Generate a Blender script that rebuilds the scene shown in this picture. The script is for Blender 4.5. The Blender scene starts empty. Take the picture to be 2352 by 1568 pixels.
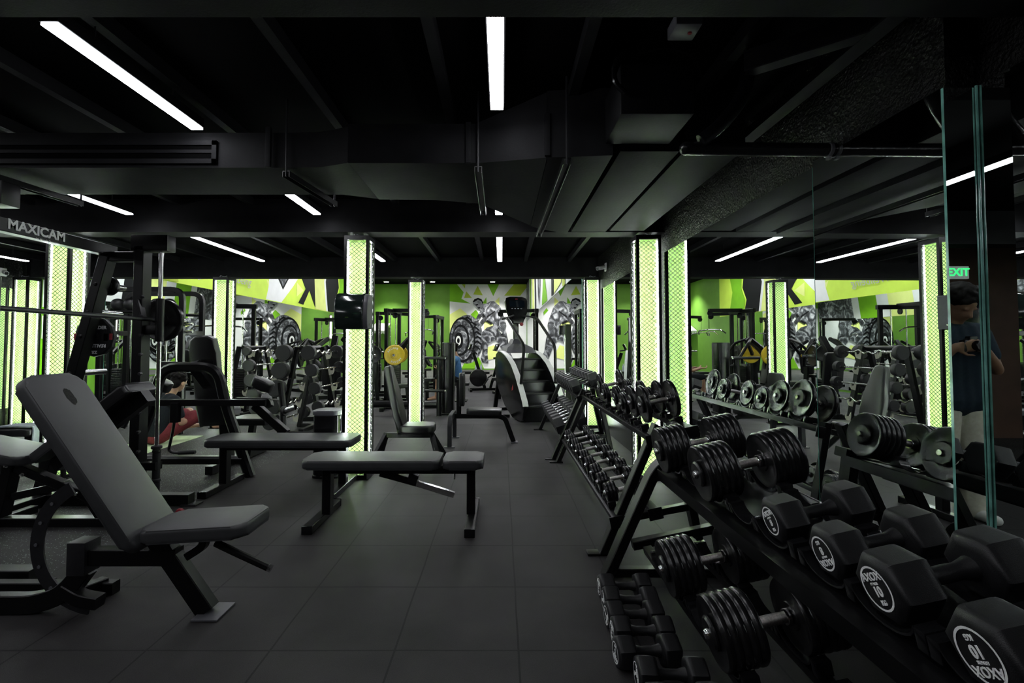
import bpy, bmesh, math, random
from mathutils import Vector, Matrix, Euler
PI=math.pi
S=bpy.context.scene
COL=S.collection
random.seed(7)
def R(a): return math.radians(a)

# ------------------------------------------------------------------ materials
M={}
def new_mat(name):
    m=bpy.data.materials.new(name); m.use_nodes=True
    nt=m.node_tree; b=nt.nodes['Principled BSDF']
    M[name]=m
    return m,nt,b
def mat(name,col,rough=.5,metal=0.,spec=.5,var=.12,scale=30.,bump=0.,bscale=200.,coat=0.,rvar=.0):
    m,nt,b=new_mat(name); N=nt.nodes; L=nt.links
    b.inputs['Roughness'].default_value=rough
    b.inputs['Metallic'].default_value=metal
    b.inputs['Specular IOR Level'].default_value=spec
    b.inputs['Coat Weight'].default_value=coat
    tc=N.new('ShaderNodeTexCoord')
    n=N.new('ShaderNodeTexNoise'); n.inputs['Scale'].default_value=scale; n.inputs['Detail'].default_value=3
    L.new(tc.outputs['Object'],n.inputs['Vector'])
    r=N.new('ShaderNodeValToRGB')
    a=[max(0,c*(1-var)) for c in col]; d=[min(1,c*(1+var)) for c in col]
    r.color_ramp.elements[0].position=.35; r.color_ramp.elements[1].position=.65
    r.color_ramp.elements[0].color=(*a,1); r.color_ramp.elements[1].color=(*d,1)
    L.new(n.outputs['Fac'],r.inputs['Fac']); L.new(r.outputs['Color'],b.inputs['Base Color'])
    if rvar:
        mr=N.new('ShaderNodeMapRange'); mr.inputs['To Min'].default_value=rough-rvar; mr.inputs['To Max'].default_value=rough+rvar
        L.new(n.outputs['Fac'],mr.inputs['Value']); L.new(mr.outputs['Result'],b.inputs['Roughness'])
    if bump:
        n2=N.new('ShaderNodeTexNoise'); n2.inputs['Scale'].default_value=bscale; n2.inputs['Detail'].default_value=2
        L.new(tc.outputs['Object'],n2.inputs['Vector'])
        bp=N.new('ShaderNodeBump'); bp.inputs['Strength'].default_value=bump; bp.inputs['Distance'].default_value=.002
        L.new(n2.outputs['Fac'],bp.inputs['Height']); L.new(bp.outputs['Normal'],b.inputs['Normal'])
    return m
def emit(name,col,strength):
    m,nt,b=new_mat(name)
    b.inputs['Base Color'].default_value=(.8,.8,.8,1)
    b.inputs['Emission Color'].default_value=(*col,1); b.inputs['Emission Strength'].default_value=strength
    return m
mat('steel_black',(.0024,.0024,.0027),.33,0,.28,.15,40,.15,400)
mat('steel_grey',(.016,.016,.018),.4,.2,.4,.15,40,.15,400)
mat('vinyl',(.025,.026,.028),.48,0,.70,.10,18,.10,500,0,.05)
mat('vinyl_dark',(.0045,.0045,.005),.34,0,.55,.12,18,.1,500)
mat('rubber',(.0068,.0068,.0076),.48,0,.34,.12,60,.25,600)
mat('rubber_grey',(.020,.020,.022),.5,0,.4,.12,60,.2,600)
mat('worn_patch',(.012,.0115,.011),.7,0,.2,.4,90)
mat('iron',(.0062,.0062,.0066),.27,0,.5,.2,25,.14,60)
mat('chrome',(.62,.61,.6),.16,1,.5,.06,60,.0)
mat('knurl',(.46,.44,.42),.33,1,.5,.2,200,.5,900)
mat('plastic_black',(.005,.005,.0055),.22,0,.4,.1,20)
mat('plastic_smoke',(.012,.020,.018),.12,0,.6,.1,10,0,200,.3)
mat('plastic_grey',(.09,.09,.10),.4,0,.5,.08,20)
mat('white_plastic',(.62,.62,.6),.4,0,.5,.05,20)
mat('white_paint',(.78,.78,.76),.45,0,.5,.04,15)
mat('cream_hook',(.42,.42,.33),.4,0,.5,.06,20)
mat('white_print',(.80,.80,.80),.55,0,.3,.03,60)
mat('grey_print',(.42,.42,.43),.5,0,.3,.05,60)
mat('red_print',(.30,.02,.03),.5,0,.4,.1,60)
mat('yellow_plate',(.66,.46,.02),.42,0,.5,.08,20,.1,200)
mat('red_wheel',(.28,.03,.04),.4,0,.5,.1,30)
mat('ceiling_black',(.0012,.0012,.0013),.85,0,.03,.2,6)
mat('beam_black',(.0075,.0075,.0082),.55,0,.09,.2,8,.3,120)
mat('duct_black',(.0105,.0105,.0115),.6,0,.06,.22,5,.4,60)
mat('pipe_wrap',(.006,.006,.007),.22,0,.6,.3,30,.8,60)
mat('base_panel',(.006,.006,.006),.25,0,.5,.1,10)
mat('lime_paint',(.57,.90,.25),.5,0,.4,.04,6)
mat('green_wall',(.125,.28,.035),.6,0,.3,.05,3)
mat('m_white',(.74,.76,.76),.6,0,.3,.03,4)
mat('m_yellow',(.58,.80,.085),.6,0,.3,.04,3)
mat('m_lemon',(.74,.82,.26),.6,0,.3,.04,3)
mat('m_green',(.17,.44,.01),.6,0,.3,.05,3)
mat('m_olive',(.42,.54,.05),.6,0,.3,.05,3)
mat('m_black',(.006,.0065,.0075),.6,0,.1,.1,3)
mat('m_grey',(.20,.21,.23),.6,0,.2,.5,5)
mat('skin',(.40,.23,.15),.5,0,.4,.06,30)
mat('skin_dark',(.22,.115,.07),.5,0,.4,.06,30)
mat('hair',(.006,.005,.0045),.7,0,.12,.3,120,.3,300)
mat('navy_cloth',(.012,.022,.034),.85,0,.2,.12,60,.3,500)
mat('black_cloth',(.012,.015,.018),.85,0,.2,.12,60,.3,500)
mat('maroon_cloth',(.17,.030,.036),.8,0,.2,.12,40,.4,90)
mat('cream_cloth',(.52,.49,.42),.85,0,.2,.08,40,.4,90)
mat('blue_cloth',(.06,.16,.34),.85,0,.2,.1,40,.3,200)
mat('mat_green',(.50,.62,.36),.7,0,.3,.22,5)
mat('brown_wall',(.060,.030,.020),.6,0,.3,.2,4)
mat('night_glass',(.006,.010,.016),.06,0,.5,.1,4)
mat('leaf',(.16,.10,.02),.6,0,.3,.3,20)
mat('awning',(.75,.78,.72),.7,0,.3,.05,10)
mat('bottle_plastic',(.55,.60,.66),.1,0,.5,.05,10)
mat('fabric_grey',(.22,.24,.27),.8,0,.2,.1,30)
emit('led_batten',(.93,.95,1.0),30.)
emit('hall_fill',(.96,.97,1.0),112.)  # stronger emission for the unseen fill lamps added in the far hall
emit('led_strip',(.90,.95,1.0),108.)
emit('downlight',(1.,.97,.9),60.)
emit('daylight',(1.,.98,.95),9.)
emit('exit_face',(.75,.85,.85),.22)
emit('exit_green',(.01,.9,.22),1.6)

# mirror
m,nt,b=new_mat('mirror')
b.inputs['Base Color'].default_value=(.80,.84,.82,1); b.inputs['Metallic'].default_value=1; b.inputs['Roughness'].default_value=0.0
mat('glass_edge',(.17,.40,.34),.12,0,.6,.35,14)
# foam wall (sprayed black insulation)
m,nt,b=new_mat('foam'); N=nt.nodes; L=nt.links
b.inputs['Base Color'].default_value=(.0042,.004,.0038,1); b.inputs['Roughness'].default_value=.30; b.inputs['Specular IOR Level'].default_value=.2
tc=N.new('ShaderNodeTexCoord'); v=N.new('ShaderNodeTexNoise'); v.inputs['Scale'].default_value=75; v.inputs['Detail'].default_value=4
v2=N.new('ShaderNodeTexNoise'); v2.inputs['Scale'].default_value=9; v2.inputs['Detail'].default_value=3; v2.inputs['Distortion'].default_value=1.5
ad=N.new('ShaderNodeMath'); ad.operation='MULTIPLY_ADD'; ad.inputs[1].default_value=.9
L.new(tc.outputs['Object'],v.inputs['Vector']); L.new(tc.outputs['Object'],v2.inputs['Vector'])
L.new(v.outputs['Fac'],ad.inputs[0]); L.new(v2.outputs['Fac'],ad.inputs[2])
bp=N.new('ShaderNodeBump'); bp.inputs['Strength'].default_value=1; bp.inputs['Distance'].default_value=.02
L.new(ad.outputs[0],bp.inputs['Height']); L.new(bp.outputs['Normal'],b.inputs['Normal'])
# floor: 50 cm rubber tiles on one side, speckled rubber sheet on the other
m,nt,b=new_mat('floor_rubber'); N=nt.nodes; L=nt.links
def math_n(op,a=None,bb=None,c=None):
    n=N.new('ShaderNodeMath'); n.operation=op
    for i,x in enumerate((a,bb,c)):
        if x is None: continue
        if isinstance(x,(int,float)): n.inputs[i].default_value=x
        else: L.new(x,n.inputs[i])
    return n.outputs[0]
tc=N.new('ShaderNodeTexCoord'); sp=N.new('ShaderNodeSeparateXYZ'); L.new(tc.outputs['Object'],sp.inputs[0])
T=.505
wob=N.new('ShaderNodeTexNoise'); wob.inputs['Scale'].default_value=1.7; L.new(tc.outputs['Object'],wob.inputs['Vector'])
wb=math_n('MULTIPLY_ADD',wob.outputs['Fac'],.012,-.006)
def groove(coord,off):
    a=math_n('ADD',math_n('SUBTRACT',coord,off),wb)
    f=math_n('PINGPONG',a,T/2)   # 0 at lines
    return math_n('LESS_THAN',f,.0042)
gx=groove(sp.outputs['X'],.070); gy=groove(sp.outputs['Y'],1.965)
line=math_n('MAXIMUM',gx,gy)
istile=math_n('MULTIPLY',math_n('GREATER_THAN',sp.outputs['X'],-2.455),math_n('LESS_THAN',sp.outputs['Y'],7.52))
line=math_n('MULTIPLY',line,istile)
fine=N.new('ShaderNodeTexNoise'); fine.inputs['Scale'].default_value=420; fine.inputs['Detail'].default_value=2; L.new(tc.outputs['Object'],fine.inputs['Vector'])
big=N.new('ShaderNodeTexNoise'); big.inputs['Scale'].default_value=2.2; big.inputs['Detail'].default_value=5; L.new(tc.outputs['Object'],big.inputs['Vector'])
mixv=math_n('ADD',math_n('MULTIPLY',fine.outputs['Fac'],.55),math_n('MULTIPLY',big.outputs['Fac'],.45))
cr=N.new('ShaderNodeValToRGB'); cr.color_ramp.elements[0].position=.40; cr.color_ramp.elements[1].position=.60
cr.color_ramp.elements[0].color=(.0115,.0105,.0106,1); cr.color_ramp.elements[1].color=(.033,.0305,.0312,1)
L.new(mixv,cr.inputs['Fac'])
vo=N.new('ShaderNodeTexVoronoi'); vo.inputs['Scale'].default_value=95; L.new(tc.outputs['Object'],vo.inputs['Vector'])
wn=N.new('ShaderNodeTexWhiteNoise'); L.new(vo.outputs['Position'],wn.inputs['Vector'])
fl=math_n('MULTIPLY',math_n('LESS_THAN',vo.outputs['Distance'],.24),math_n('GREATER_THAN',wn.outputs['Value'],.62))
fl=math_n('MULTIPLY',fl,math_n('SUBTRACT',1.0,math_n('GREATER_THAN',sp.outputs['X'],-2.455)))
mx=N.new('ShaderNodeMix'); mx.data_type='RGBA'; L.new(fl,mx.inputs['Factor']); L.new(cr.outputs['Color'],mx.inputs['A']); mx.inputs['B'].default_value=(.30,.40,.34,1)
mx2=N.new('ShaderNodeMix'); mx2.data_type='RGBA'; L.new(line,mx2.inputs['Factor']); L.new(mx.outputs['Result'],mx2.inputs['A']); mx2.inputs['B'].default_value=(.0006,.0006,.0006,1)
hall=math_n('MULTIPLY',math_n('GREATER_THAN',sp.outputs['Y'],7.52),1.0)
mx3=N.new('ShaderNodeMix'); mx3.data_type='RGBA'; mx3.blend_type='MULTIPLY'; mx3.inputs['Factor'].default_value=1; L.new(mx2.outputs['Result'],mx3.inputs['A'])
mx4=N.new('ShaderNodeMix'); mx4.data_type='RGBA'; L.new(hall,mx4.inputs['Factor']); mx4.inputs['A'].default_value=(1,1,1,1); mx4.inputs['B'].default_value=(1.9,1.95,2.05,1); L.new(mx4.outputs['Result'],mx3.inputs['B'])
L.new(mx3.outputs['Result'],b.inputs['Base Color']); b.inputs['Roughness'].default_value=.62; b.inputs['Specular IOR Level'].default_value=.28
bp=N.new('ShaderNodeBump'); bp.inputs['Strength'].default_value=.35; bp.inputs['Distance'].default_value=.003
L.new(fine.outputs['Fac'],bp.inputs['Height']); L.new(bp.outputs['Normal'],b.inputs['Normal'])
# brush-stroke grey for the painted mural figures
m,nt,b=new_mat('m_figure'); N=nt.nodes; L=nt.links
tc=N.new('ShaderNodeTexCoord'); n=N.new('ShaderNodeTexNoise'); n.inputs['Scale'].default_value=2.6; n.inputs['Detail'].default_value=3.5; n.inputs['Distortion'].default_value=2.0
L.new(tc.outputs['Object'],n.inputs['Vector']); r=N.new('ShaderNodeValToRGB')
e=r.color_ramp.elements; e[0].position=.40; e[0].color=(.010,.011,.014,1); e[1].position=.72; e[1].color=(.46,.48,.52,1)
x=e.new(.52); x.color=(.075,.082,.095,1)
L.new(n.outputs['Fac'],r.inputs['Fac']); L.new(r.outputs['Color'],b.inputs['Base Color']); b.inputs['Roughness'].default_value=.6

# ------------------------------------------------------------------ mesh builder
def frame_from(d,up=None):
    d=Vector(d).normalized()
    u=Vector(up) if up is not None else (Vector((0,0,1)) if abs(d.z)<.95 else Vector((0,1,0)))
    x=u.cross(d)
    if x.length<1e-6: x=Vector((1,0,0)).cross(d)
    x.normalize(); y=d.cross(x)
    return x,y,d
def fillet(pts,r,n=5):
    pts=[Vector(p) for p in pts]
    if r<=0 or len(pts)<3: return pts
    out=[pts[0]]
    for i in range(1,len(pts)-1):
        p,a,b=pts[i],pts[i-1],pts[i+1]
        da=(a-p); db=(b-p); la,lb=da.length,db.length
        t=min(r,la*.48,lb*.48); da.normalize(); db.normalize()
        s,e=p+da*t,p+db*t
        for k in range(n+1):
            u=k/n
            out.append(s*(1-u)**2+p*2*u*(1-u)+e*u*u)
    out.append(pts[-1]); return out
class MB:
    def __init__(s): s.bm=bmesh.new(); s.mi=0
    def _fin(s,faces):
        for f in faces: f.material_index=s.mi
    def box(s,c,sz,rot=None,bev=0.,seg=2):
        r=bmesh.ops.create_cube(s.bm,size=1)
        mt=Matrix.Translation(Vector(c))
        if rot is not None: mt=mt@(rot.to_matrix().to_4x4() if isinstance(rot,Euler) else rot.to_4x4())
        mt=mt@Matrix.Diagonal((*sz,1))
        bmesh.ops.transform(s.bm,matrix=mt,verts=r['verts'])
        fs={f for v in r['verts'] for f in v.link_faces}
        if bev>0:
            es=list({e for v in r['verts'] for e in v.link_edges})
            k=bmesh.ops.bevel(s.bm,geom=es,offset=min(bev,min(sz)*.45),segments=seg,profile=.6,affect='EDGES')
            fs={f for f in fs if f.is_valid}|set(k['faces'])
        s._fin(fs); return s
    def sweep(s,pts,prof,up=None,cap=True,closed=False):
        pts=[Vector(p) for p in pts]; n=len(pts); m=len(prof); rings=[]
        prev=None
        for i,p in enumerate(pts):
            if closed: d=pts[(i+1)%n]-pts[i-1]
            elif i==0: d=pts[1]-p
            elif i==n-1: d=p-pts[i-1]
            else: d=(pts[i+1]-p).normalized()+(p-pts[i-1]).normalized()
            d.normalize()
            if up is not None or prev is None: x,y,_=frame_from(d,up)
            else:
                x=prev-d*prev.dot(d)
                x.normalize(); y=d.cross(x)
            prev=x
            k=1.0
            if 0<i<n-1 and not closed:
                cth=(pts[i+1]-p).normalized().dot((p-pts[i-1]).normalized()); k=1/max(.5,math.sqrt(max(.0,(1+cth)/2)))
            rings.append([s.bm.verts.new(p+x*a+y*b*(k if up is None else 1)) for a,b in prof])
        fs=[]
        rng=range(n) if closed else range(n-1)
        for i in rng:
            A,B=rings[i],rings[(i+1)%n]
            for j in range(m):
                fs.append(s.bm.faces.new((A[j],A[(j+1)%m],B[(j+1)%m],B[j])))
        if cap and not closed:
            fs.append(s.bm.faces.new(rings[0][::-1])); fs.append(s.bm.faces.new(rings[-1]))
        s._fin(fs); return s
    def tube(s,pts,r,n=10,bend=0,closed=False,up=None):
        if bend: pts=fillet(pts,bend)
        return s.sweep(pts,[(r*math.cos(2*PI*k/n),r*math.sin(2*PI*k/n)) for k in range(n)],up,True,closed)
    def bar(s,pts,w,h,up=None,bend=0,c=.004):
        if bend: pts=fillet(pts,bend)
        c=min(c,w*.3,h*.3); a,b=w/2,h/2
        prof=[(a,-b+c),(a,b-c),(a-c,b),(-a+c,b),(-a,b-c),(-a,-b+c),(-a+c,-b),(a-c,-b)]
        return s.sweep(pts,prof,up)
    def lathe(s,prof,o=(0,0,0),d=(0,0,1),n=20,hole=False):
        x,y,z=frame_from(d); o=Vector(o); rings=[]
        for r,t in prof:
            if r<1e-6: rings.append([s.bm.verts.new(o+z*t)])
            else: rings.append([s.bm.verts.new(o+z*t+(x*math.cos(2*PI*k/n)+y*math.sin(2*PI*k/n))*r) for k in range(n)])
        fs=[]
        if hole: rings.append(rings[0])
        for A,B in zip(rings,rings[1:]):
            for k in range(n):
                k2=(k+1)%n
                if len(A)==1 and len(B)==1: continue
                if len(A)==1: q=(A[0],B[k2],B[k])
                elif len(B)==1: q=(A[k],A[k2],B[0])
                else: q=(A[k],A[k2],B[k2],B[k])
                try: fs.append(s.bm.faces.new(q))
                except ValueError: pass
        for ring,fl in (() if hole else ((rings[0],1),(rings[-1],0))):
            if len(ring)>1: fs.append(s.bm.faces.new(ring[::-1] if fl else ring))
        s._fin(fs); return s
    def prism(s,poly,th,mt=None,bev=0.,seg=2):
        """poly in local XY, extruded +Z by th, then placed by mt"""
        vs=[s.bm.verts.new((x,y,0)) for x,y in poly]; ws=[s.bm.verts.new((x,y,th)) for x,y in poly]
        n=len(poly); fs=[s.bm.faces.new(vs[::-1]),s.bm.faces.new(ws)]
        for i in range(n): fs.append(s.bm.faces.new((vs[i],vs[(i+1)%n],ws[(i+1)%n],ws[i])))
        allv=vs+ws; fs=set(fs)
        if bev>0:
            es=[e for e in {e for f in fs for e in f.edges} if abs(e.verts[0].co.z-e.verts[1].co.z)<1e-6]
            k=bmesh.ops.bevel(s.bm,geom=es,offset=bev,segments=seg,profile=.6,affect='EDGES')
            fs={f for f in fs if f.is_valid}|set(k['faces']); allv=list({v for f in fs for v in f.verts})
        if mt is not None: bmesh.ops.transform(s.bm,matrix=mt,verts=allv)
        s._fin(fs); return s
    def sphere(s,c,r,sc=(1,1,1),u=16,v=10,rot=None):
        k=bmesh.ops.create_uvsphere(s.bm,u_segments=u,v_segments=v,radius=r)
        mt=Matrix.Translation(Vector(c))
        if rot is not None: mt=mt@rot.to_matrix().to_4x4()
        bmesh.ops.transform(s.bm,matrix=mt@Matrix.Diagonal((*sc,1)),verts=k['verts'])
        s._fin({f for v in k['verts'] for f in v.link_faces}); return s
    def cone(s,p,q,r0,r1,n=14):
        """round-ended tapered limb"""
        p=Vector(p);q=Vector(q);L=(q-p).length
        pr=[(0,-r0)]+[(r0*math.sin(a),-r0*math.cos(a)) for a in (R(30),R(60))]+[(r0,0),(r1,L)]+[(r1*math.cos(a),L+r1*math.sin(a)) for a in (R(30),R(60))]+[(0,L+r1)]
        return s.lathe(pr,p,q-p,n)
    def quad(s,a,b,c,d):
        f=s.bm.faces.new([s.bm.verts.new(Vector(v)) for v in (a,b,c,d)]); s._fin([f]); return s
    def build(s,name,m,parent=None,ang=35,root=None,recalc=True):
        bm=s.bm
        rt=root or parent
        while rt is not None and rt.parent is not None: rt=rt.parent
        if rt is not None:
            mw=Matrix.Translation(rt.location)@rt.rotation_euler.to_matrix().to_4x4()
            bmesh.ops.transform(bm,matrix=mw.inverted(),verts=bm.verts)
        if recalc: bmesh.ops.recalc_face_normals(bm,faces=bm.faces)
        me=bpy.data.meshes.new(name); bm.to_mesh(me); bm.free()
        for x in (m if isinstance(m,(list,tuple)) else [m]): me.materials.append(M[x])
        me.polygons.foreach_set('use_smooth',[True]*len(me.polygons))
        me.set_sharp_from_angle(angle=R(ang))
        o=bpy.data.objects.new(name,me); COL.objects.link(o)
        if parent is not None: o.parent=parent
        return o
def tag(o,label,cat,group=None,kind=None):
    o['label']=label; o['category']=cat
    if group: o['group']=group
    if kind: o['kind']=kind
    return o
def thing(name,label,cat,loc=(0,0,0),rz=0,group=None):
    o=bpy.data.objects.new(name,None); COL.objects.link(o); o.empty_display_size=.1
    o.location=loc; o.rotation_euler=(0,0,rz); return tag(o,label,cat,group)
def struct(o): o['kind']='structure'; return o
KIDS={}
def children(o): return [c for c in bpy.data.objects if c.parent==o]
def copy_tree(o,parent=None,kids=None):
    if kids is None:
        kids={}
        for c in bpy.data.objects:
            if c.parent is not None: kids.setdefault(c.parent.name,[]).append(c)
    c=o.copy(); COL.objects.link(c)
    if parent is not None: c.parent=parent
    for ch in kids.get(o.name,[]): copy_tree(ch,c,kids)
    return c
def dup(o,loc,rot,label,group=None):
    c=copy_tree(o); c.location=loc
    c.rotation_euler=rot if isinstance(rot,(tuple,Euler)) else (0,0,rot)
    c['label']=label
    if group: c['group']=group
    return c
def lettering(txt,size,m,parent,mt,name='lettering',ext=.0006,bold=.0,al='CENTER',shear=0.):
    cu=bpy.data.curves.new('t','FONT'); cu.body=txt; cu.size=size; cu.extrude=ext; cu.offset=bold; cu.align_x=al; cu.align_y='CENTER'; cu.resolution_u=3; cu.shear=shear
    o=bpy.data.objects.new('t',cu); COL.objects.link(o)
    dg=bpy.context.evaluated_depsgraph_get(); dg.update()
    me=bpy.data.meshes.new_from_object(o.evaluated_get(dg)); bpy.data.objects.remove(o)
    rt=parent
    while rt is not None and rt.parent is not None: rt=rt.parent
    if rt is not None:
        mt=(Matrix.Translation(rt.location)@rt.rotation_euler.to_matrix().to_4x4()).inverted()@mt
    me.transform(mt); me.materials.clear(); me.materials.append(M[m]); me.name=name
    o=bpy.data.objects.new(name,me); COL.objects.link(o)
    if parent is not None: o.parent=parent
    return o
def basis(o,x,y):
    x=Vector(x).normalized(); y=Vector(y).normalized(); z=x.cross(y)
    return Matrix(((x.x,y.x,z.x,o[0]),(x.y,y.y,z.y,o[1]),(x.z,y.z,z.z,o[2]),(0,0,0,1)))
def rrect(w,h,r,n=5):
    out=[]
    for cx,cy,a in ((w/2-r,h/2-r,0),(-w/2+r,h/2-r,90),(-w/2+r,-h/2+r,180),(w/2-r,-h/2+r,270)):
        for k in range(n+1):
            t=R(a+90*k/n); out.append((cx+r*math.cos(t),cy+r*math.sin(t)))
    return out
# ------------------------------------------------------------------ camera
CX,CY,FP,TH,HC=1151.5,756.,1085.,.034,1.24
cd=bpy.data.cameras.new('camera_lens'); cam=bpy.data.objects.new('view_camera',cd); COL.objects.link(cam)
cam.location=(0,0,HC); cam.rotation_euler=(PI/2+TH,0,0)
cd.sensor_width=36; cd.sensor_fit='HORIZONTAL'; cd.lens=36*FP/2352
cd.shift_x=(1176-CX)/2352; cd.shift_y=(CY-784)/2352
cd.clip_start=.01; cd.clip_end=100
S.camera=cam
CT,ST=math.cos(TH),math.sin(TH)
def ray(u,v):
    V=(CY-v)/FP; return (u-CX)/FP,CT-V*ST,ST+V*CT
def at_y(u,v,Y):
    X,y,Z=ray(u,v); t=Y/y; return (X*t,Y,HC+Z*t)
def at_x(u,v,x):
    X,y,Z=ray(u,v); t=x/X; return (x,y*t,HC+Z*t)

# ------------------------------------------------------------------ room shell
XR,XL,YF,ZD,ZF=1.51,-7.42,24.,2.62,4.36
FL,FR=-6.4,1.30           # far hall walls
def sbox(name,lo,hi,m,label=None,cat=None):
    c=[(a+b)/2 for a,b in zip(lo,hi)]; s=[b-a for a,b in zip(lo,hi)]
    o=MB().box(c,s).build(name,m); struct(o)
    if label: o['label']=label; o['category']=cat
    return o
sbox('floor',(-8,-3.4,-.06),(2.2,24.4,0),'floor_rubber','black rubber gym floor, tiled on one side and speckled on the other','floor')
sbox('ceiling',(-7.8,-3.4,ZD),(2.2,7.5,ZD+.06),'ceiling_black','black painted low ceiling deck','ceiling')
sbox('ceiling_hall',(-7.8,7.5,ZF),(2.2,24.4,ZF+.06),'ceiling_black','black high ceiling over the far hall','ceiling')
sbox('wall_right',(XR+.012,1.59,0),(2.1,7.6,ZD),'foam','black foam-sprayed wall above the mirrors','wall')
sbox('wall_right_front',(1.636,-3.4,0),(2.1,1.602,ZD),'foam','black foam-sprayed wall by the camera','wall')
sbox('wall_left',(-7.8,-3.4,0),(XL-.012,7.6,ZD),'foam','black foam-sprayed wall on the far side of the room','wall')
sbox('wall_back',(-7.8,-3.4,0),(2.1,-3.2,ZD),'brown_wall','dark brown wall behind the photographer','wall')
sbox('wall_header',(-7.8,7.36,2.31),(2.2,7.6,ZF+.05),'beam_black','black beam and header wall between the two halls','wall')
sbox('wall_hall_left',(-7.8,7.6,0),(FL-.012,24.2,ZF),'green_wall','green wall of the far hall over its mirror','wall')
sbox('wall_hall_right',(FR+.012,7.6,0),(2.1,24.2,ZF),'green_wall','green wall beside the stair climber over its mirror','wall')
sbox('wall_hall_far',(-7.8,YF,0),(2.1,YF+.3,ZF),'green_wall','bright green end wall of the far hall','wall')
# black base panels under the mirrors
sbox('baseboard_right',(XR-.002,1.60,0),(XR+.02,7.35,.50),'base_panel','black panel below the wall mirror','baseboard')
sbox('baseboard_right_front',(1.622,-3.2,0),(1.65,1.59,.50),'base_panel')
sbox('baseboard_left',(XL-.02,-3.2,0),(XL+.002,7.35,.30),'base_panel')
# beams
n=0
def beam(y0,y1,z0,label):
    global n; n+=1
    mb=MB(); mb.box((-2.8,(y0+y1)/2,(z0+ZD)/2+.01),(9.9,y1-y0-.08,ZD-z0-.02)); mb.box((-2.8,(y0+y1)/2,z0+.008),(9.9,y1-y0,.016))
    o=mb.build('trim_%d'%n,'beam_black'); struct(o); o['label']=label; o['category']='beam'
beam(1.22,1.45,2.27,'black steel ceiling beam overhead')
beam(4.37,4.58,2.295,'black steel ceiling beam over the first row of lit pillars')
beam(-1.8,-1.6,2.27,'black steel ceiling beam behind the photographer')
# joists
for (ya,yb) in ((1.5,4.37),(4.6,7.36)):
    for k in range(13):
        x=-7.1+.68*k
        n+=1; o=MB().box((x,(ya+yb)/2,ZD-.035),(.05,yb-ya,.07)).build('trim_%d'%n,'beam_black'); struct(o)
# ceiling angle along the mirror wall and a brace
n+=1; mb=MB(); mb.box((1.43,2.6,2.43),(.075,3.4,.012)); mb.box((1.463,2.6,2.48),(.01,3.4,.10)); o=mb.build('trim_%d'%n,'steel_grey'); struct(o)
n+=1; o=MB().bar([(1.07,2.03,2.47),(1.43,1.76,2.47)],.07,.09).build('trim_%d'%n,'steel_grey'); struct(o)
n+=1; o=MB().box((1.58,1.35,2.40),(.10,.5,.05)).build('trim_%d'%n,'steel_grey'); struct(o)

# ------------------------------------------------------------------ mirrors
def mirror(name,p0,p1,z0,z1,label,nrm,th=.008):
    """slab from p0 to p1 (plan), silvered face towards nrm"""
    a=Vector((*p0,0)); b=Vector((*p1,0)); nn=Vector((*nrm,0)).normalized()
    mb=MB(); vs=[]
    for off in (0,-th):
        for p,z in ((a,z0),(b,z0),(b,z1),(a,z1)):
            vs.append(mb.bm.verts.new((p.x+nn.x*off,p.y+nn.y*off,z)))
    F=mb.bm.faces
    f0=F.new(vs[:4]); F.new(vs[4:])
    for i in range(4): F.new((vs[i],vs[(i+1)%4],vs[4+(i+1)%4],vs[4+i]))
    for f in F: f.material_index=1
    f0.material_index=0
    o=mb.build(name,['mirror','glass_edge'],ang=10); tag(o,label,'mirror'); return o
XA,YC=1.624,1.585
mirror('wall_mirror',(XA,-3.1),(XA,YC-.004),.52,2.125,'tall wall mirror beside the camera, its edge at the picture border',(-1,0))
cmir=mirror('wall_mirror',(XR,YC),(XA-.009,YC),.52,2.12,'narrow mirror strip turning the corner where the photographer shows',(0,-1),.010)
MB().box((XA-.0065,YC-.0045,1.3225),(.006,.006,1.605),bev=.001).build('glass_rim','glass_edge',cmir)
mirror('wall_mirror',(XR+.004,YC+.013),(XR-.006,2.255),.52,2.125,'mirror panel behind the ten kilo dumbbells, between two glass seams',(-1,0))
mirror('wall_mirror',(XR-.004,2.262),(XR,4.36),.50,2.10,'wide mirror panel behind the large plate dumbbells',(-1,0))
mirror('wall_mirror',(XR,4.63),(XR,7.10),.50,2.09,'mirror panel between the two lit pillars on the dumbbell wall',(-1,0))
mirror('wall_mirror',(XL,-1.0),(XL,7.30),.30,2.10,'long mirror on the far side wall behind the rack machine',(1,0))
mirror('wall_mirror',(FL,7.62),(FL,17.8),.06,2.47,'hall mirror under the yellow mural band, behind the barbell racks',(1,0))
mirror('wall_mirror',(FR,7.62),(FR,23.95),.06,2.46,'hall mirror under the striped mural, behind the stair climber',(-1,0))

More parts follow.
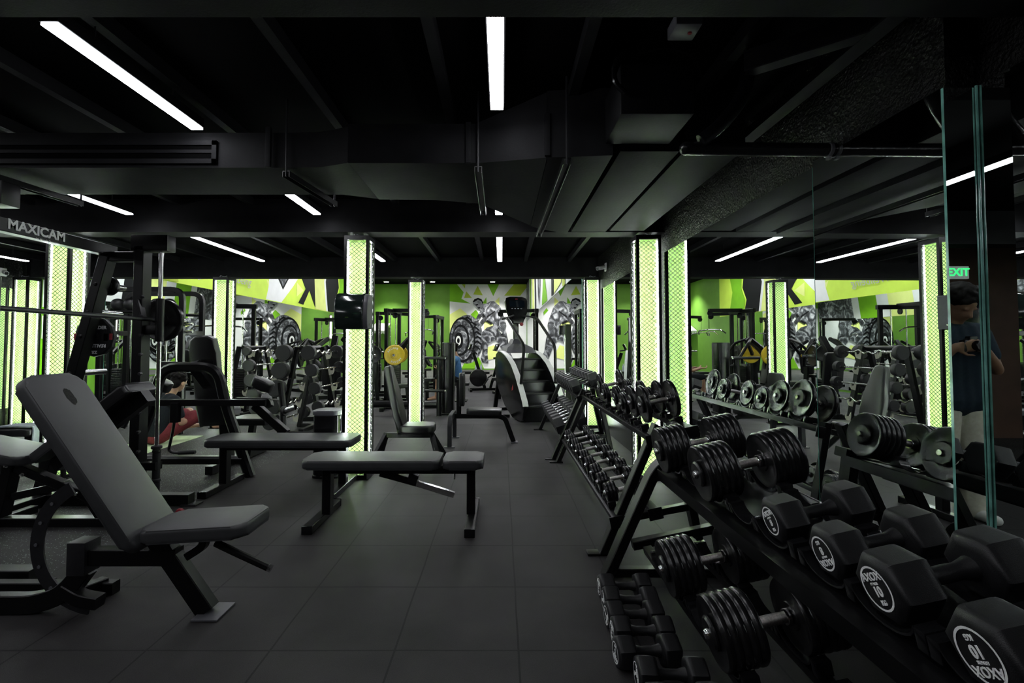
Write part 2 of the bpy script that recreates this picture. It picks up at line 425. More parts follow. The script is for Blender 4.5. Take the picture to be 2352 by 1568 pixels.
# ------------------------------------------------------------------ painted murals
def mural(name,label,base,shapes,plane,m0):
    """flat paint on a wall: one mesh, shapes layered a millimetre apart"""
    mats=[m0]; mb=MB()
    ax,val,nx=plane
    def put(poly,k,mi):
        vs=[]; flat=[]
        for p in poly:
            q=list(p); q[ax]=val+nx*(.002+.0015*k); vs.append(mb.bm.verts.new(q)); flat.append(Vector(q))
        nv=Vector((0,0,0)); nv[ax]=nx
        from mathutils.geometry import tessellate_polygon
        for tr in tessellate_polygon([flat]):
            a_,b_,c_=(flat[i] for i in tr)
            if (b_-a_).cross(c_-a_).dot(nv)<0: tr=tr[::-1]
            if (b_-a_).cross(c_-a_).length>1e-9:
                try: f=mb.bm.faces.new([vs[i] for i in tr]); f.material_index=mi
                except ValueError: pass
    from mathutils.geometry import tessellate_polygon
    put(base,0,0)
    for k,(mm,poly) in enumerate(shapes):
        if mm not in mats: mats.append(mm)
        put(poly,k+1,mats.index(mm))
    o=mb.build(name,mats,ang=1,recalc=False)
    return tag(o,label,'mural')
def ell(c,rx,ry,n=28,a0=0,a1=360):
    return [(c[0]+rx*math.cos(R(a0+(a1-a0)*k/n)),c[1]-ry*math.sin(R(a0+(a1-a0)*k/n))) for k in range(n if a1-a0==360 else n+1)]
Pf=lambda l:[at_y(u,v,YF) for u,v in l]
tread=[]
for k in range(9):
    y=733+11*k; dx=1109-.011*(y-779)**2-2
    tread.append(('m_black',Pf([(dx-20,y),(dx-10,y-7),(dx,y+1),(dx,y+5),(dx-10,y-2),(dx-20,y+5)])))
def ringp(c,rx,ry,w,n=28):
    o=ell(c,rx,ry,n); i=ell(c,rx-w,ry-w*1.9,n)
    return [[o[k],o[(k+1)%n],i[(k+1)%n],i[k]] for k in range(n)]
shapes=[('m_green',Pf([(1033,653),(1050,653),(1065,671),(1060,686),(1081,697),(1033,692)])),
 ('m_olive',Pf([(1061,653),(1069,653),(1068,662)])),('m_olive',Pf([(1097,656),(1109,678),(1087,676)])),('m_olive',Pf([(1071,669),(1084,684),(1066,684)])),
 ('m_green',Pf([(1120,653),(1146,653),(1133,680)])),('m_olive',Pf([(1180,653),(1209,653),(1209,661),(1195,679),(1158,679)])),
 ('m_green',Pf([(1117,682),(1118,697),(1108,697)])),('m_lemon',Pf([(1147,682),(1147,703),(1137,692)])),
 ('m_green',Pf([(1195,691),(1209,688),(1209,707),(1200,706)])),('m_green',Pf([(1093,711),(1099,719),(1093,735),(1081,722)])),
 ('m_lemon',Pf([(1033,722),(1057,708),(1073,721),(1060,740),(1033,762)])),('m_lemon',Pf([(1112,734),(1127,738),(1135,750),(1112,759)])),
 ('m_green',Pf([(1165,707),(1172,716),(1171,723),(1161,713)])),('m_lemon',Pf([(1112,800),(1135,792),(1150,820),(1115,828)])),('m_green',Pf([(1070,826),(1100,820),(1112,846),(1060,846)])),
 ('m_figure',Pf(ell((1073,779),37,56))),]
shapes+=tread
shapes+=[('m_black',Pf(ell((1062,780),30,52))),('m_figure',Pf(ell((1061,780),27,47))),('m_black',Pf(ell((1058,781),20,36))),('m_figure',Pf(ell((1057,781),17,31))),
 ('m_black',Pf(ell((1054,782),10,19))),('m_white',Pf(ell((1053,782),6,11))),('m_black',Pf(ell((1053,782),3,6))),
 # the man bending over the tyre
 ('m_figure',Pf([(1150,746),(1162,760),(1166,778),(1170,806),(1184,832),(1190,846),(1172,846),(1160,820),(1148,792),(1138,778),(1126,772)])),
 ('m_figure',Pf([(1138,746),(1118,752),(1106,764),(1104,782),(1109,806),(1104,822),(1108,832),(1122,834),(1120,812),(1121,788),(1132,782),(1150,776)])),
 ('m_figure',Pf([(1108,699),(1117,697),(1126,692),(1135,692),(1146,701),(1153,715),(1158,728),(1162,744),(1158,760),(1146,764),(1136,750),(1131,741),(1120,735),(1108,716),(1103,712)])),
 ('m_black',Pf([(1108,716),(1120,735),(1131,741),(1128,745),(1116,738),(1106,722)])),
 ('m_figure',Pf([(1150,706),(1153,716),(1140,724),(1124,732),(1112,740),(1108,746),(1101,741),(1106,734),(1118,724),(1134,712)])),
 ('m_black',Pf([(1118,726),(1136,714),(1138,716),(1120,729)])),
 ('m_figure',Pf([(1104,714),(1110,719),(1104,730),(1098,738),(1103,744),(1096,747),(1090,740),(1094,731),(1099,720)])),
 ('m_grey',Pf([(1087,694),(1091,688),(1098,685),(1105,688),(1109,695),(1108,703),(1103,711),(1098,709),(1093,702),(1088,698)])),
 ('m_black',Pf([(1086,693),(1090,687),(1098,684),(1106,687),(1110,695),(1109,700),(1106,692),(1098,688),(1089,694)])),
 ('m_black',Pf([(1092,699),(1098,698),(1099,700),(1094,702)])),('m_black',Pf([(1097,706),(1103,705),(1103,708),(1099,709)]))]
mural('wall_mural','mural of a grey muscular man rolling a giant tyre on white and green shards',Pf([(1033,653),(1209.5,653),(1209.5,846),(1033,846)]),shapes,(1,YF,-1),'m_white')
# left band
BL=lambda l:[at_x(u,v,FL) for u,v in l]
def C4(l): return BL([(450+a/3.92,620+b/3.92) for a,b in l])
base=[(FL,7.62,2.47),(FL,20.5,2.47),(FL,20.5,4.35),(FL,7.62,4.35)]
def yz(l): return [(FL,a,b) for a,b in l]
shapes=[('m_lemon',C4([(635,80),(735,190),(700,262),(655,170)])),
 ('m_white',yz([(12.9,4.3),(15.2,4.3),(15.0,3.5),(14.4,3.0),(13.7,2.49),(12.8,2.49),(12.95,2.9)])),
 ('m_black',C4([(730,60),(782,178),(845,60)])),('m_figure',C4([(745,60),(782,150),(830,60)])),
 ('m_lemon',C4([(905,110),(968,185),(905,238)])),
 ('m_black',C4([(930,40),(1110,40),(1105,120),(1085,200),(1100,240),(1070,336),(1020,185),(965,312),(918,296),(985,170),(960,100)])),
 ('m_lemon',yz([(16.0,4.3),(17.3,4.3),(17.0,3.6),(17.1,3.0),(17.2,2.49),(16.2,2.49)])),
 ('m_white',yz([(17.3,4.3),(17.45,4.3),(17.1,3.55),(17.35,2.49),(17.2,2.49),(16.95,3.55)])),
 ('m_black',yz([(17.45,4.3),(18.3,4.3),(18.5,3.5),(18.2,3.0),(18.4,2.49),(17.35,2.49),(17.1,3.55)])),
 ('m_white',yz([(9.7,4.0),(10.5,4.0),(10.2,2.7),(9.9,2.62)])),('m_white',yz([(8.1,2.49),(8.9,2.49),(8.6,3.2),(8.0,3.6)])),('m_olive',yz([(8.9,2.49),(9.3,2.49),(9.2,3.0)])),
 ('m_green',yz([(18.5,4.3),(19.6,4.3),(19.3,3.4),(19.6,2.49),(18.45,2.49),(18.3,3.0),(18.6,3.5)]))]
mural('wall_mural','yellow and black shard mural band above the hall mirror',base,shapes,(0,FL,1),'m_yellow')
o=lettering('Wellbeing',.29,'grey_print',None,basis((FL+.04,11.35,2.83),(0,1,0),(0,0,1)),name='wall_lettering',shear=.35)
tag(o,'grey slanted lettering Wellbeing on the yellow mural band','lettering')
# right band
def st(a,b,m,z0=2.47,z1=4.35,sk=.3): return (m,[(FR,a,z0),(FR,b,z0),(FR,b+sk,z1),(FR,a+sk,z1)])
shapes=[st(21.6,23.9,'m_figure'),st(20.2,21.2,'m_green'),st(18.4,19.6,'m_lemon'),st(17.4,18.1,'m_black'),('m_figure',[(FR,15.2,4.3),(FR,17.0,4.3),(FR,16.6,3.0),(FR,16.1,2.6),(FR,15.6,3.0)]),
 ('m_green',[(FR,13.2,2.5),(FR,15.0,2.5),(FR,14.2,4.0),(FR,13.9,3.2)]),('m_black',[(FR,12.7,3.3),(FR,13.2,4.3),(FR,14.0,4.3),(FR,13.3,3.4)]),
 st(11.6,12.1,'m_black',2.5,4.3,.1),('m_lemon',[(FR,10.1,2.6),(FR,11.5,2.5),(FR,11.6,4.3),(FR,10.4,4.3)]),st(9.5,9.9,'m_olive'),('m_black',[(FR,7.7,2.6),(FR,8.6,2.6),(FR,8.4,3.2),(FR,8.8,4.2),(FR,7.7,4.2)])]
mural('wall_mural','white mural band of vertical green and black shards above the mirror',[(FR,7.62,2.47),(FR,23.95,2.47),(FR,23.95,4.35),(FR,7.62,4.35)],shapes,(0,FR,-1),'m_white')
# return wall beside the header
def Lz(l): return [(a,7.6,b) for a,b in l]
mural('wall_mural','white and lime shard mural on the wall end behind the rack machine',Lz([(-7.4,.05),(-6.42,.05),(-6.42,2.3),(-7.4,2.3)]),
 [('m_black',Lz([(-7.3,2.3),(-6.62,2.3),(-6.72,1.98),(-7.0,1.84),(-7.25,1.96)])),('m_white',Lz([(-7.15,2.3),(-7.05,2.3),(-6.98,2.0),(-7.05,1.98)])),('m_white',Lz([(-6.9,2.3),(-6.8,2.3),(-6.82,2.02),(-6.9,2.0)])),
  ('m_green',Lz([(-7.4,1.86),(-6.42,1.72),(-6.42,1.62),(-7.4,1.72)])),('m_lemon',Lz([(-7.0,1.6),(-6.42,1.58),(-6.42,1.42),(-6.95,1.45)])),('m_green',Lz([(-7.4,.05),(-6.42,.05),(-6.42,1.2),(-7.4,1.35)]))],(1,7.6,-1),'m_white')

# ------------------------------------------------------------------ lit caged pillars
def make_pillar():
    W,D,H=.232,.222,2.272
    t=thing('caged_light_pillar','','light pillar',(0,0,0))
    mb=MB(); a=.028
    for sx in (-1,1):
        for sy in (-1,1):
            mb.box((sx*(W/2-a/2),sy*(D/2-a/2),H/2),(a,a,H))
    for z in (.02,H-.02):
        for sy in (-1,1): mb.box((0,sy*(D/2-a/2),z),(W-2*a,a,.04))
        for sx in (-1,1): mb.box((sx*(W/2-a/2),0,z),(a,D-2*a,.04))
    mb.build('cage_frame','steel_black',t)
    mb=MB(); mb.box((0,0,H/2),(.108,.100,H-.02))
    for sx in (-1,1):
        for sy in (-1,1): mb.bar([(sx*.066,sy*.062,.02),(sx*.066,sy*.062,H-.02)],.040,.005,Vector((sx,-sy,0)),0,.001)
    mb.build('painted_core','lime_paint',t)
    # zig-zag wires woven into diamonds on each side
    mb=MB()
    def wire(pts): mb.tube(pts,.0025,3)
    for face in range(4):
        w=(W if face%2==0 else D)-2*a; off=(D if face%2==0 else W)/2-.008
        nx=4; dx=w/nx; dz=.075; nz=int((H-.08)/(dz/2))
        ang=face*PI/2
        for i in range(nx):
            for ph in (0,1):
                pts=[]
                for k in range(nz+1):
                    u=-w/2+dx*(i+((k+ph)%2)) ; 
                    if i==nx: continue
                    p=Vector((u,-off,.04+k*dz/2)); p.rotate(Euler((0,0,ang))); pts.append(p)
                if ph==0 or True:
                    # shift half-phase family makes the crossing wire
                    wire(pts)
    o=mb.build('wire_mesh','steel_black',t,60); 
    for sx in (-1,1):
        for sy in (-1,1):
            MB().box((sx*(W/2-a-.002),sy*(D/2-a-.002),H/2),(.006,.006,H-.1)).build('led_strip','led_strip',t)
    MB().box((0,0,.004),(W+.03,D+.03,.008)).build('floor_plate','steel_black',t)
    mb=MB(); mb.tube([(-.05,-.05,H),(-.03,-.06,H+.03),(.02,-.05,H+.012),(.06,-.04,H+.028)],.004,5); mb.build('power_cable','plastic_grey',t)
    return t
pil=make_pillar()
spots=[(-1.36,4.515,'lit wire-cage pillar carrying the paper towel dispenser'),(1.376,4.49,'lit wire-cage pillar standing against the dumbbell-wall mirror, beside the plate dumbbells'),
 (-4.16,4.515,'lit wire-cage pillar behind the rack machine post'),(-1.348,7.52-.02,'lit wire-cage pillar behind the black shoulder-press chair'),
 (1.385,7.24,'lit wire-cage pillar behind the rubber hex dumbbell rack'),(-4.245,7.22,'lit wire-cage pillar beside the fixed barbell racks'),(-7.27,7.22,'lit wire-cage pillar against the far side mirror')]
for i,(x,y,l) in enumerate(spots):
    o=pil if i==0 else dup(pil,(x,y,0),0,l)
    o.location=(x,y,0); o['label']=l; o['group']='lit caged pillars'

# ------------------------------------------------------------------ lamps
def make_batten(L,em='led_batten'):
    t=thing('ceiling_light','','ceiling light',(0,0,0))
    MB().box((0,L/2,.028),(.074,L,.05),bev=.004).build('housing','beam_black',t)
    MB().box((0,L/2,-.002),(.062,L-.01,.012)).build('diffuser',em,t)
    mb=MB()
    for y in (.2,L-.2): mb.tube([(0,y,.05),(0,y,.19)],.003,5)
    mb.build('hanger','steel_grey',t)
    return t
pro={}
def batten(x,y0,y1,z,label):
    L=round(y1-y0,2)
    em='hall_fill' if y0>8 else 'led_batten'; L=(L,em)
    if L not in pro: pro[L]=o=make_batten(*L); o.location=(x,y0,z)
    else: o=dup(pro[L],(x,y0,z),0,label)
    o['label']=label; o['group']='linear ceiling lights'
ZB=2.43
xs=[(-.022,'aisle'),(-1.67,'second'),(-3.37,'third'),(-5.1,'fourth'),(-6.7,'fifth')]
nm={-.022:'over the central aisle',-1.67:'in the second run from the mirror wall',-3.37:'in the third run from the mirror wall',-5.1:'in the fourth run from the mirror wall',-6.7:'in the run along the far side wall'}
for x,_ in xs:
    batten(x,1.70 if x<-1 else 1.66,2.56 if x<-1 else 2.34,ZB,'bright linear ceiling light before the duct, '+nm[x])
    batten(x,3.50,4.25,ZB,'short lit ceiling strip between duct and beam, '+nm[x])
    batten(x,4.95,6.64,ZB,'linear ceiling light beyond the first beam, '+nm[x])
    batten(x,-.9,.8,ZB,'linear ceiling light above the camera, '+nm[x])
for i,(x,y) in enumerate([(-5.2,9),(-2.5,9),(.2,9),(-5.2,13),(-2.5,13),(.2,13),(-5.2,17),(-2.5,17),(.2,17)]):  # fill lamps added out of sight behind the header to brighten the murals
    batten(x,y,y+2.6,4.16,'added unseen fill light under the high hall ceiling, %s row, %s'%(('first','second','third')[i//3],('left side','middle','right side')[i%3]))
def make_down():
    t=thing('downlight','','downlight')
    MB().lathe([(.11,0),(.14,-.01),(.14,.03),(.0,.03)],(0,0,0),(0,0,1),20).build('trim_ring','white_plastic',t)
    MB().lathe([(0,-.006),(.10,-.006),(.10,.0),(0,.0)],(0,0,0),(0,0,1),20).build('lamp_face','downlight',t)
    return t
dn=make_down()
for i,(x,y,l) in enumerate([(-3.35,22.9,'round downlight over the plain green wall'),(-.42,22.9,'round downlight over the tyre mural'),(-.40,20.6,'round downlight in front of the tyre mural'),(-5.6,22.9,'round downlight in the far green corner')]):
    o=dn if i==0 else dup(dn,(x,y,ZF-.035),0,l)
    o.location=(x,y,ZF-.035); o['label']=l; o['group']='hall downlights'
    ld=bpy.data.lights.new('downlight_beam','SPOT'); ld.energy=430; ld.spot_size=R(110); ld.spot_blend=.8; ld.shadow_soft_size=.08; ld.color=(1,.97,.92)
    lo=bpy.data.objects.new('downlight_beam',ld); COL.objects.link(lo); lo.location=(0,0,-.03); lo.parent=o

# ------------------------------------------------------------------ duct work
t=thing('air_duct','long black rectangular air duct with a slot grille under the ceiling','duct',(-2.7,2.9,2.24))
MB().prism([(-6.6,2.63),(-1.24,2.63),(-1.02,2.63),(-.84,2.55),(-.84,3.2),(-1.05,3.1),(-6.6,3.1)],.20,Matrix.Translation((0,0,2.24)),.006).build('duct_run','duct_black',t)
MB().prism([(-.838,2.55),(-.13,2.55),(-.13,3.30),(-.45,3.2),(-.838,3.2)],.22,Matrix.Translation((0,0,2.235)),.006).build('duct_run','duct_black',t)
mb=MB(); b=mb.bm
v=[b.verts.new(p) for p in [(-.128,2.55,2.235),(.24,2.45,2.225),(.24,3.86,2.225),(-.128,3.32,2.235),(-.128,2.55,2.46),(.24,2.45,2.575),(.24,3.86,2.575),(-.128,3.32,2.46)]]
for q in ((0,1,2,3),(4,7,6,5),(0,4,5,1),(1,5,6,2),(2,6,7,3),(3,7,4,0)): b.faces.new([v[i] for i in q])
mb.build('flared_section','duct_black',t)
MB().prism([(.242,2.45),(.58,2.42),(.58,4.16),(.3,3.95),(.242,3.87)],.36,Matrix.Translation((0,0,2.225)),.006).build('duct_run','duct_black',t)
for x in (-1.30,-.18,.242): MB().box((x,2.60 if x<-.5 else (2.545 if x<0 else 2.445),2.345),(.03,.02,.225),bev=.003).build('joint_flange','duct_black',t)
# grille
mb=MB(); x0,x1=-5.6,-1.60; yf=2.622
zc=2.325
mb.box(((x0+x1)/2,yf,zc+.052),(x1-x0,.016,.026)); mb.box(((x0+x1)/2,yf,zc-.052),(x1-x0,.016,.026))
mb.box((x1-.013,yf,zc),(.026,.016,.13)); mb.box((x0+.013,yf,zc),(.026,.016,.13)); mb.box(((x0+x1)/2,yf,zc+.004),(x1-x0-.05,.012,.018))
gr=mb.build('slot_grille','duct_black',t)
MB().box(((x0+x1)/2,yf+.002,zc),(x1-x0-.04,.006,.09)).build('grille_void','ceiling_black',gr)
def strut(x0,y0,x1,y1,z,label):
    t=thing('duct_hanger',label,'hanger',((x0+x1)/2,(y0+y1)/2,z),0,'channel hangers under the duct')
    d=Vector((x1-x0,y1-y0,0)).normalized(); s=Vector((-d.y,d.x,0))
    mb=MB(); A=Vector((x0,y0,z)); B=Vector((x1,y1,z))
    mb.bar([A,B],.042,.004); 
    for k in (-1,1): mb.bar([A+s*k*.019+Vector((0,0,-.016)),B+s*k*.019+Vector((0,0,-.016))],.004,.034)
    mb.build('slotted_channel','steel_black',t)
    for p in (A,B): MB().tube([p+Vector((0,0,-.03)),(p.x,p.y,ZD)],.006,6).build('threaded_rod','steel_grey',t)
strut(-1.20,2.60,-1.13,3.17,2.21,'channel hanger under the straight duct run near the grille')
strut(-.125,2.52,-.13,3.36,2.205,'channel hanger under the duct just before the flared part')
strut(.335,2.38,.32,4.0,2.195,'long channel hanger under the widest part of the duct')
strut(-2.88,2.58,-2.84,3.16,2.21,'channel hanger under the duct above the rack machine')
def box_thing(name,label,cat,lo,hi,m,bev=.006):
    c=[(a+b)/2 for a,b in zip(lo,hi)]; s=[b-a for a,b in zip(lo,hi)]
    o=MB().box((0,0,0),s,bev=bev).build(name,m); o.location=c; return tag(o,label,cat)
box_thing('ceiling_duct','narrow black duct running along the aisle beside the big duct','duct',(.62,2.43,2.25),(.93,4.18,2.56),'duct_black')
box_thing('ceiling_duct','black boxed duct running above the dumbbell racks, nearest the mirror wall','duct',(.965,2.43,2.262),(1.275,4.19,2.56),'duct_black')
t=thing('fan_coil_unit','black fan coil box hanging below the ceiling beside the insulated pipe','air unit',(.7,2.25,2.27))
MB().box((.70,2.24,2.39),(.33,.32,.23),bev=.008).build('casing','beam_black',t)
MB().tube([(.55,2.06,2.36),(.50,2.05,2.40),(.50,2.06,2.50),(.58,2.1,2.58)],.012,8,.05).build('flexible_conduit','plastic_black',t)
MB().tube([(.60,2.06,2.53),(.72,2.05,2.56),(.86,2.06,2.53),(.90,2.08,2.44)],.006,6,.05).build('power_cable','plastic_black',t)
t=thing('insulated_pipe','black insulated pipe running level into the mirror wall near the ceiling','pipe',(1.2,2.12,2.14))
mb=MB(); mb.tube([(.84,2.12,2.135),(.95,2.12,2.133),(1.515,2.12,2.128)],.030,12); mb.sphere((.84,2.12,2.135),.030); mb.build('pipe_run','pipe_wrap',t)
mb=MB(); mb.tube([(.90,2.10,2.16),(1.0,2.08,2.24),(1.085,2.07,2.36),(1.10,2.06,2.48),(1.15,2.02,2.62)],.032,12,.1); mb.build('pipe_riser','pipe_wrap',t)
mb=MB(); mb.lathe([(.031,0),(.034,.003),(.034,.015),(.031,.018)],(1.48,2.12,2.128),(1,0,0),14); mb.box((1.488,2.12,2.094),(.014,.02,.02)); mb.build('pipe_clip','plastic_grey',t)
t=thing('smoke_detector_box','small grey square box on the ceiling over the dumbbell racks','detector',(.71,1.79,2.5))
MB().box((.71,1.79,2.475),(.10,.10,.05),bev=.006).build('housing','plastic_grey',t); MB().lathe([(0,-.004),(.008,-.004),(.008,0),(0,0)],(.73,1.79,2.45),(0,0,1),8).build('indicator','red_print',t)
MB().tube([(.71,1.79,2.5),(.71,1.79,2.62)],.012,8).build('stem','plastic_grey',t)
def cctv(loc,s,label):
    t=thing('security_camera',label,'camera',loc)
    x,y,z=loc
    MB().box((x+s*.008,y,z),(.016,.10,.12),bev=.005).build('wall_plate','white_plastic',t)
    d=Vector((s*.8,-.55,-.22)).normalized(); p=Vector((x+s*.03,y,z))
    MB().bar([p-d*.01,p+d*.14],.055,.055,None,0,.012).build('camera_body','white_plastic',t)
    q=p+d*.141
    MB().bar([q,q+d*.003],.044,.044,None,0,.01).build('lens_window','plastic_black',t)
cctv((XR-.004,6.75,2.36),-1,'white security camera on the foam wall above the mirror')
cctv((XL-.008,7.0,2.33),1,'white security camera on the far side foam wall')
# back of the room, seen only in the corner mirror
t=thing('exit_sign','lit green EXIT sign over the door behind the photographer','sign',(-2.90,-3.15,2.22))
MB().box((-2.90,-3.175,2.22),(.29,.04,.17),bev=.006).build('housing','exit_face',t)
lettering('EXIT',.145,'exit_green',t,basis((-2.90,-3.152,2.22),(-1,0,0),(0,0,1)),bold=.003)
o=sbox('door_1',(-3.3,-3.21,0),(-.6,-3.19,2.05),'night_glass','dark glass doors to the night outside','door')
o=sbox('window_1',(-4.62,YF-.03,1.6),(-4.1,YF-.01,2.75),'daylight','bright glazed window in the far green wall','window')
mb=MB()
for a,bx in (((-4.66,1.56),(-4.62,2.79)),((-4.1,1.56),(-4.06,2.79)),((-4.62,1.56),(-4.1,1.6)),((-4.62,2.75),(-4.1,2.79))): mb.box(((a[0]+bx[0])/2,YF-.02,(a[1]+bx[1])/2),(bx[0]-a[0],.06,bx[1]-a[1]))
fr=mb.build('window_frame','brown_wall'); fr.parent=o
# ------------------------------------------------------------------ dumbbells (axis along local X)
def ring_label(parent,x,rad,kg,name='AXOX',sx=-1,detail=True):
    """printed disc on the outer face of a head"""
    k=rad
    mb=MB(); mb.bm
    n=28
    for a in range(n):
        q=[]
        for r_,b_ in ((k,a),(k,a+1),(k*.90,a+1),(k*.90,a)):
            q.append((x+sx*.0008,r_*math.cos(2*PI*b_/n),r_*math.sin(2*PI*b_/n)))
        mb.quad(*q)
    o=mb.build('printed_ring','white_print',parent,180)
    xd=(0,-1,0) if sx<0 else (0,1,0)
    B=lambda z:basis((x+sx*.0008,0,z),xd,(0,0,1))
    lettering(name,k*.50,'white_print',parent,B(k*.50),bold=k*.012)
    if detail: lettering('FITNESS',k*.17,'white_print',parent,B(k*.20))
    lettering(kg,k*.62,'white_print',parent,B(-k*.16),bold=k*.018)
    lettering('KG',k*.30,'white_print',parent,B(-k*.62),bold=k*.01)
def hexpoly(r): return [(r*math.cos(PI/6+k*PI/3),r*math.sin(PI/6+k*PI/3)) for k in range(6)]
RX=Matrix(((0,0,1,0),(1,0,0,0),(0,1,0,0),(0,0,0,1)))     # local z -> x
def hex_bell(name,L,hr,hl,grip,m_head,m_grip,bev,kg=None,lab=True,gripflare=True):
    t=thing(name,'','dumbbell')
    for s in (-1,1):
        mt=Matrix.Translation((s*(L/2-hl/2)-hl/2,0,0))@RX
        h=MB().prism(hexpoly(hr),hl,mt,bev,4 if bev>.01 else 2).build('head',m_head,t,50 if bev>.01 else 28)
        if s<0 and kg and lab: ring_label(h,-L/2,hr*.60,kg)
    g=L/2-hl
    pr=[(grip*1.5,-g-.004),(grip*1.25,-g+.012),(grip,-g+.03),(grip*1.06,0),(grip,g-.03),(grip*1.25,g-.012),(grip*1.5,g+.004)] if gripflare else [(grip,-g-.004),(grip*1.08,-g*.4),(grip*1.1,0),(grip*1.08,g*.4),(grip,g+.004)]
    MB().lathe(pr,(0,0,0),(1,0,0),14).build('handle',m_grip,t,50)
    return t
PL={}
def plate_mesh(r,w):
    k=(round(r,4),round(w,4))
    return [(.0,0),(r*.36,0),(r*.38,w*.15),(r*.80,w*.15),(r*.86,0),(r*.955,0),(r,w*.28),(r,w*.72),(r*.955,w),(r*.86,w),(r*.80,w*.85),(r*.38,w*.85),(r*.36,w),(0,w)]
def stack_bell(name,r,npl,pw,grip,cap=True,m_grip='knurl',glen=.13,gr=.016,taper=0.):
    t=thing(name,'','dumbbell')
    L=glen/2
    for s in (-1,1):
        x=s*L
        first=None
        MB().lathe([(gr*1.45,0),(gr*1.55,.004),(gr*1.55,.014),(gr*1.3,.018)],(s*(L-.018),0,0),(s,0,0),12).build('collar','chrome',t)
        for k in range(npl):
            rr=r*(1-taper*k)
            MB().lathe(plate_mesh(rr,pw),(x,0,0),(s,0,0),28).build('weight_plate','iron',t,40)
            x+=s*pw
        if cap:
            MB().lathe([(r*.46,0),(r*.46,.006),(r*.40,.012),(r*.2,.013),(r*.2,.013),(0,.013)],(x,0,0),(s,0,0),20).build('end_cap','iron',t)
            x+=s*.012
        MB().lathe([(.016,0),(.016,.006),(.012,.012),(0,.012)],(x,0,0),(s,0,0),10).build('end_bolt','chrome',t)
    MB().lathe([(gr*.92,-L),(gr,-L*.6),(gr*1.04,0),(gr,L*.6),(gr*.92,L)],(0,0,0),(1,0,0),14).build('handle',m_grip,t,60)
    return t
TILT=R(-12)
ANG=12
def put(o,loc,label,group,tilt=TILT,roll=0.,yaw=0.,first=False):
    e=(Matrix.Rotation(yaw,3,'Z')@Matrix.Rotation(tilt,3,'Y')@Matrix.Rotation(roll,3,'X')).to_euler()
    if first: o.location=loc; o.rotation_euler=e; o['label']=label; o['group']=group; return o
    return dup(o,loc,e,label,group)

# ------------------------------------------------------------------ dumbbell racks
def saddle():
    """u-shaped cradle, opening up; cradle axis along X, local origin at its seat"""
    mb=MB(); w=.05; rr=.085
    a=[(rr*1.15*math.cos(R(d)),-rr+ .002+ rr*1.0 + rr*.62*math.sin(R(d))) for d in range(200,341,14)]
    pts=[(0,-.105,.010),(0,-.098,.018)]+[(0,.098*math.cos(R(d))*-1*-1,0.052+.052*math.sin(R(d))) for d in range(180,361,18)]
    pts=[(0,p[1],p[2]) for p in pts[2:]]
    mb.sweep([Vector(p) for p in pts],[(-.003,-w/2),(.003,-w/2),(.003,w/2),(-.003,w/2)],up=(1,0,0))
    mb.box((0,-.112,.026),(w,.030,.052),bev=.003); mb.box((0,.112,.026),(w,.030,.052),bev=.003)
    return mb
def tilted(x,z,dx,dz=0): 
    """offset along a shelf tilted 12 degrees"""
    c,s=math.cos(R(ANG)),math.sin(R(ANG)); return (x+dx*c-dz*s,z+dx*s+dz*c)
def rack_frame(t,y,front,back,topz,sgn=1):
    pass
SAD=None
def seat_h(r,sc):
    a,b=.098*sc,.052*sc
    return max(r+.004,b+math.sqrt(max(0,r*r-a*a))+.004)*1.025+.002
def saddles(t,x,z,ys,offs,sc0=1.0):
    global SAD
    for y in ys:
        y,sc=y if isinstance(y,tuple) else (y,sc0)
        for o_ in offs:
            px,pz=tilted(x,z,o_)
            if SAD is None:
                s=saddle().build('cradle','plastic_black'); SAD=s
            else:
                s=SAD.copy(); COL.objects.link(s)
            s.parent=t; s.location=(px-t.location.x,y-t.location.y,pz-t.location.z); s.rotation_euler=(0,R(-ANG),0); s.scale=(1,sc,sc)
# --- near rack
t=thing('dumbbell_rack','black steel dumbbell rack close to the camera holding big rubber and plate dumbbells','rack',(.95,1.5,0),0,'dumbbell racks along the mirror wall')
y0,y1=.50,2.50
tx,tz=1.0,.632
mb=MB()
c,s_=math.cos(R(12)),math.sin(R(12))
rot=Matrix.Rotation(TILT,3,'Y')
px,pz=tilted(tx,tz,0,-.016); mb.box((px,(y0+y1)/2,pz),(.37,y1-y0,.006),rot)
px,pz=tilted(tx,tz,-.186,-.030); mb.box((px,(y0+y1)/2,pz),(.006,y1-y0,.06),rot)
px,pz=tilted(tx,tz,.186,-.036); mb.box((px,(y0+y1)/2,pz),(.006,y1-y0,.05),rot)
mb.build('top_tray','steel_black',t)
px,pz=tilted(tx,tz,-.06,-.055); MB().box((px,(y0+y1)/2,pz),(.07,y1-y0,.07),rot,.004).build('tray_beam','steel_black',t)
saddles(t,tx,tz,((.868,.9),(1.10,.9),(1.295,.85),(1.535,.9),(1.73,.75),1.955,(2.18,.75),2.395),(-.105,.105))
lx,lz=.87,.225
for nm_,dx in (('lower_rail',-.115),('lower_rail',.105)):
    px,pz=tilted(lx,lz,dx,-.022); MB().box((px,(y0+y1)/2,pz),(.045,y1-y0,.035),rot,.003).build(nm_,'steel_black',t)
saddles(t,lx,lz,((1.0,.8),(1.28,.8),(1.56,.9),(1.78,.8),(2.0,.9),(2.24,.8)),(-.115,.105))
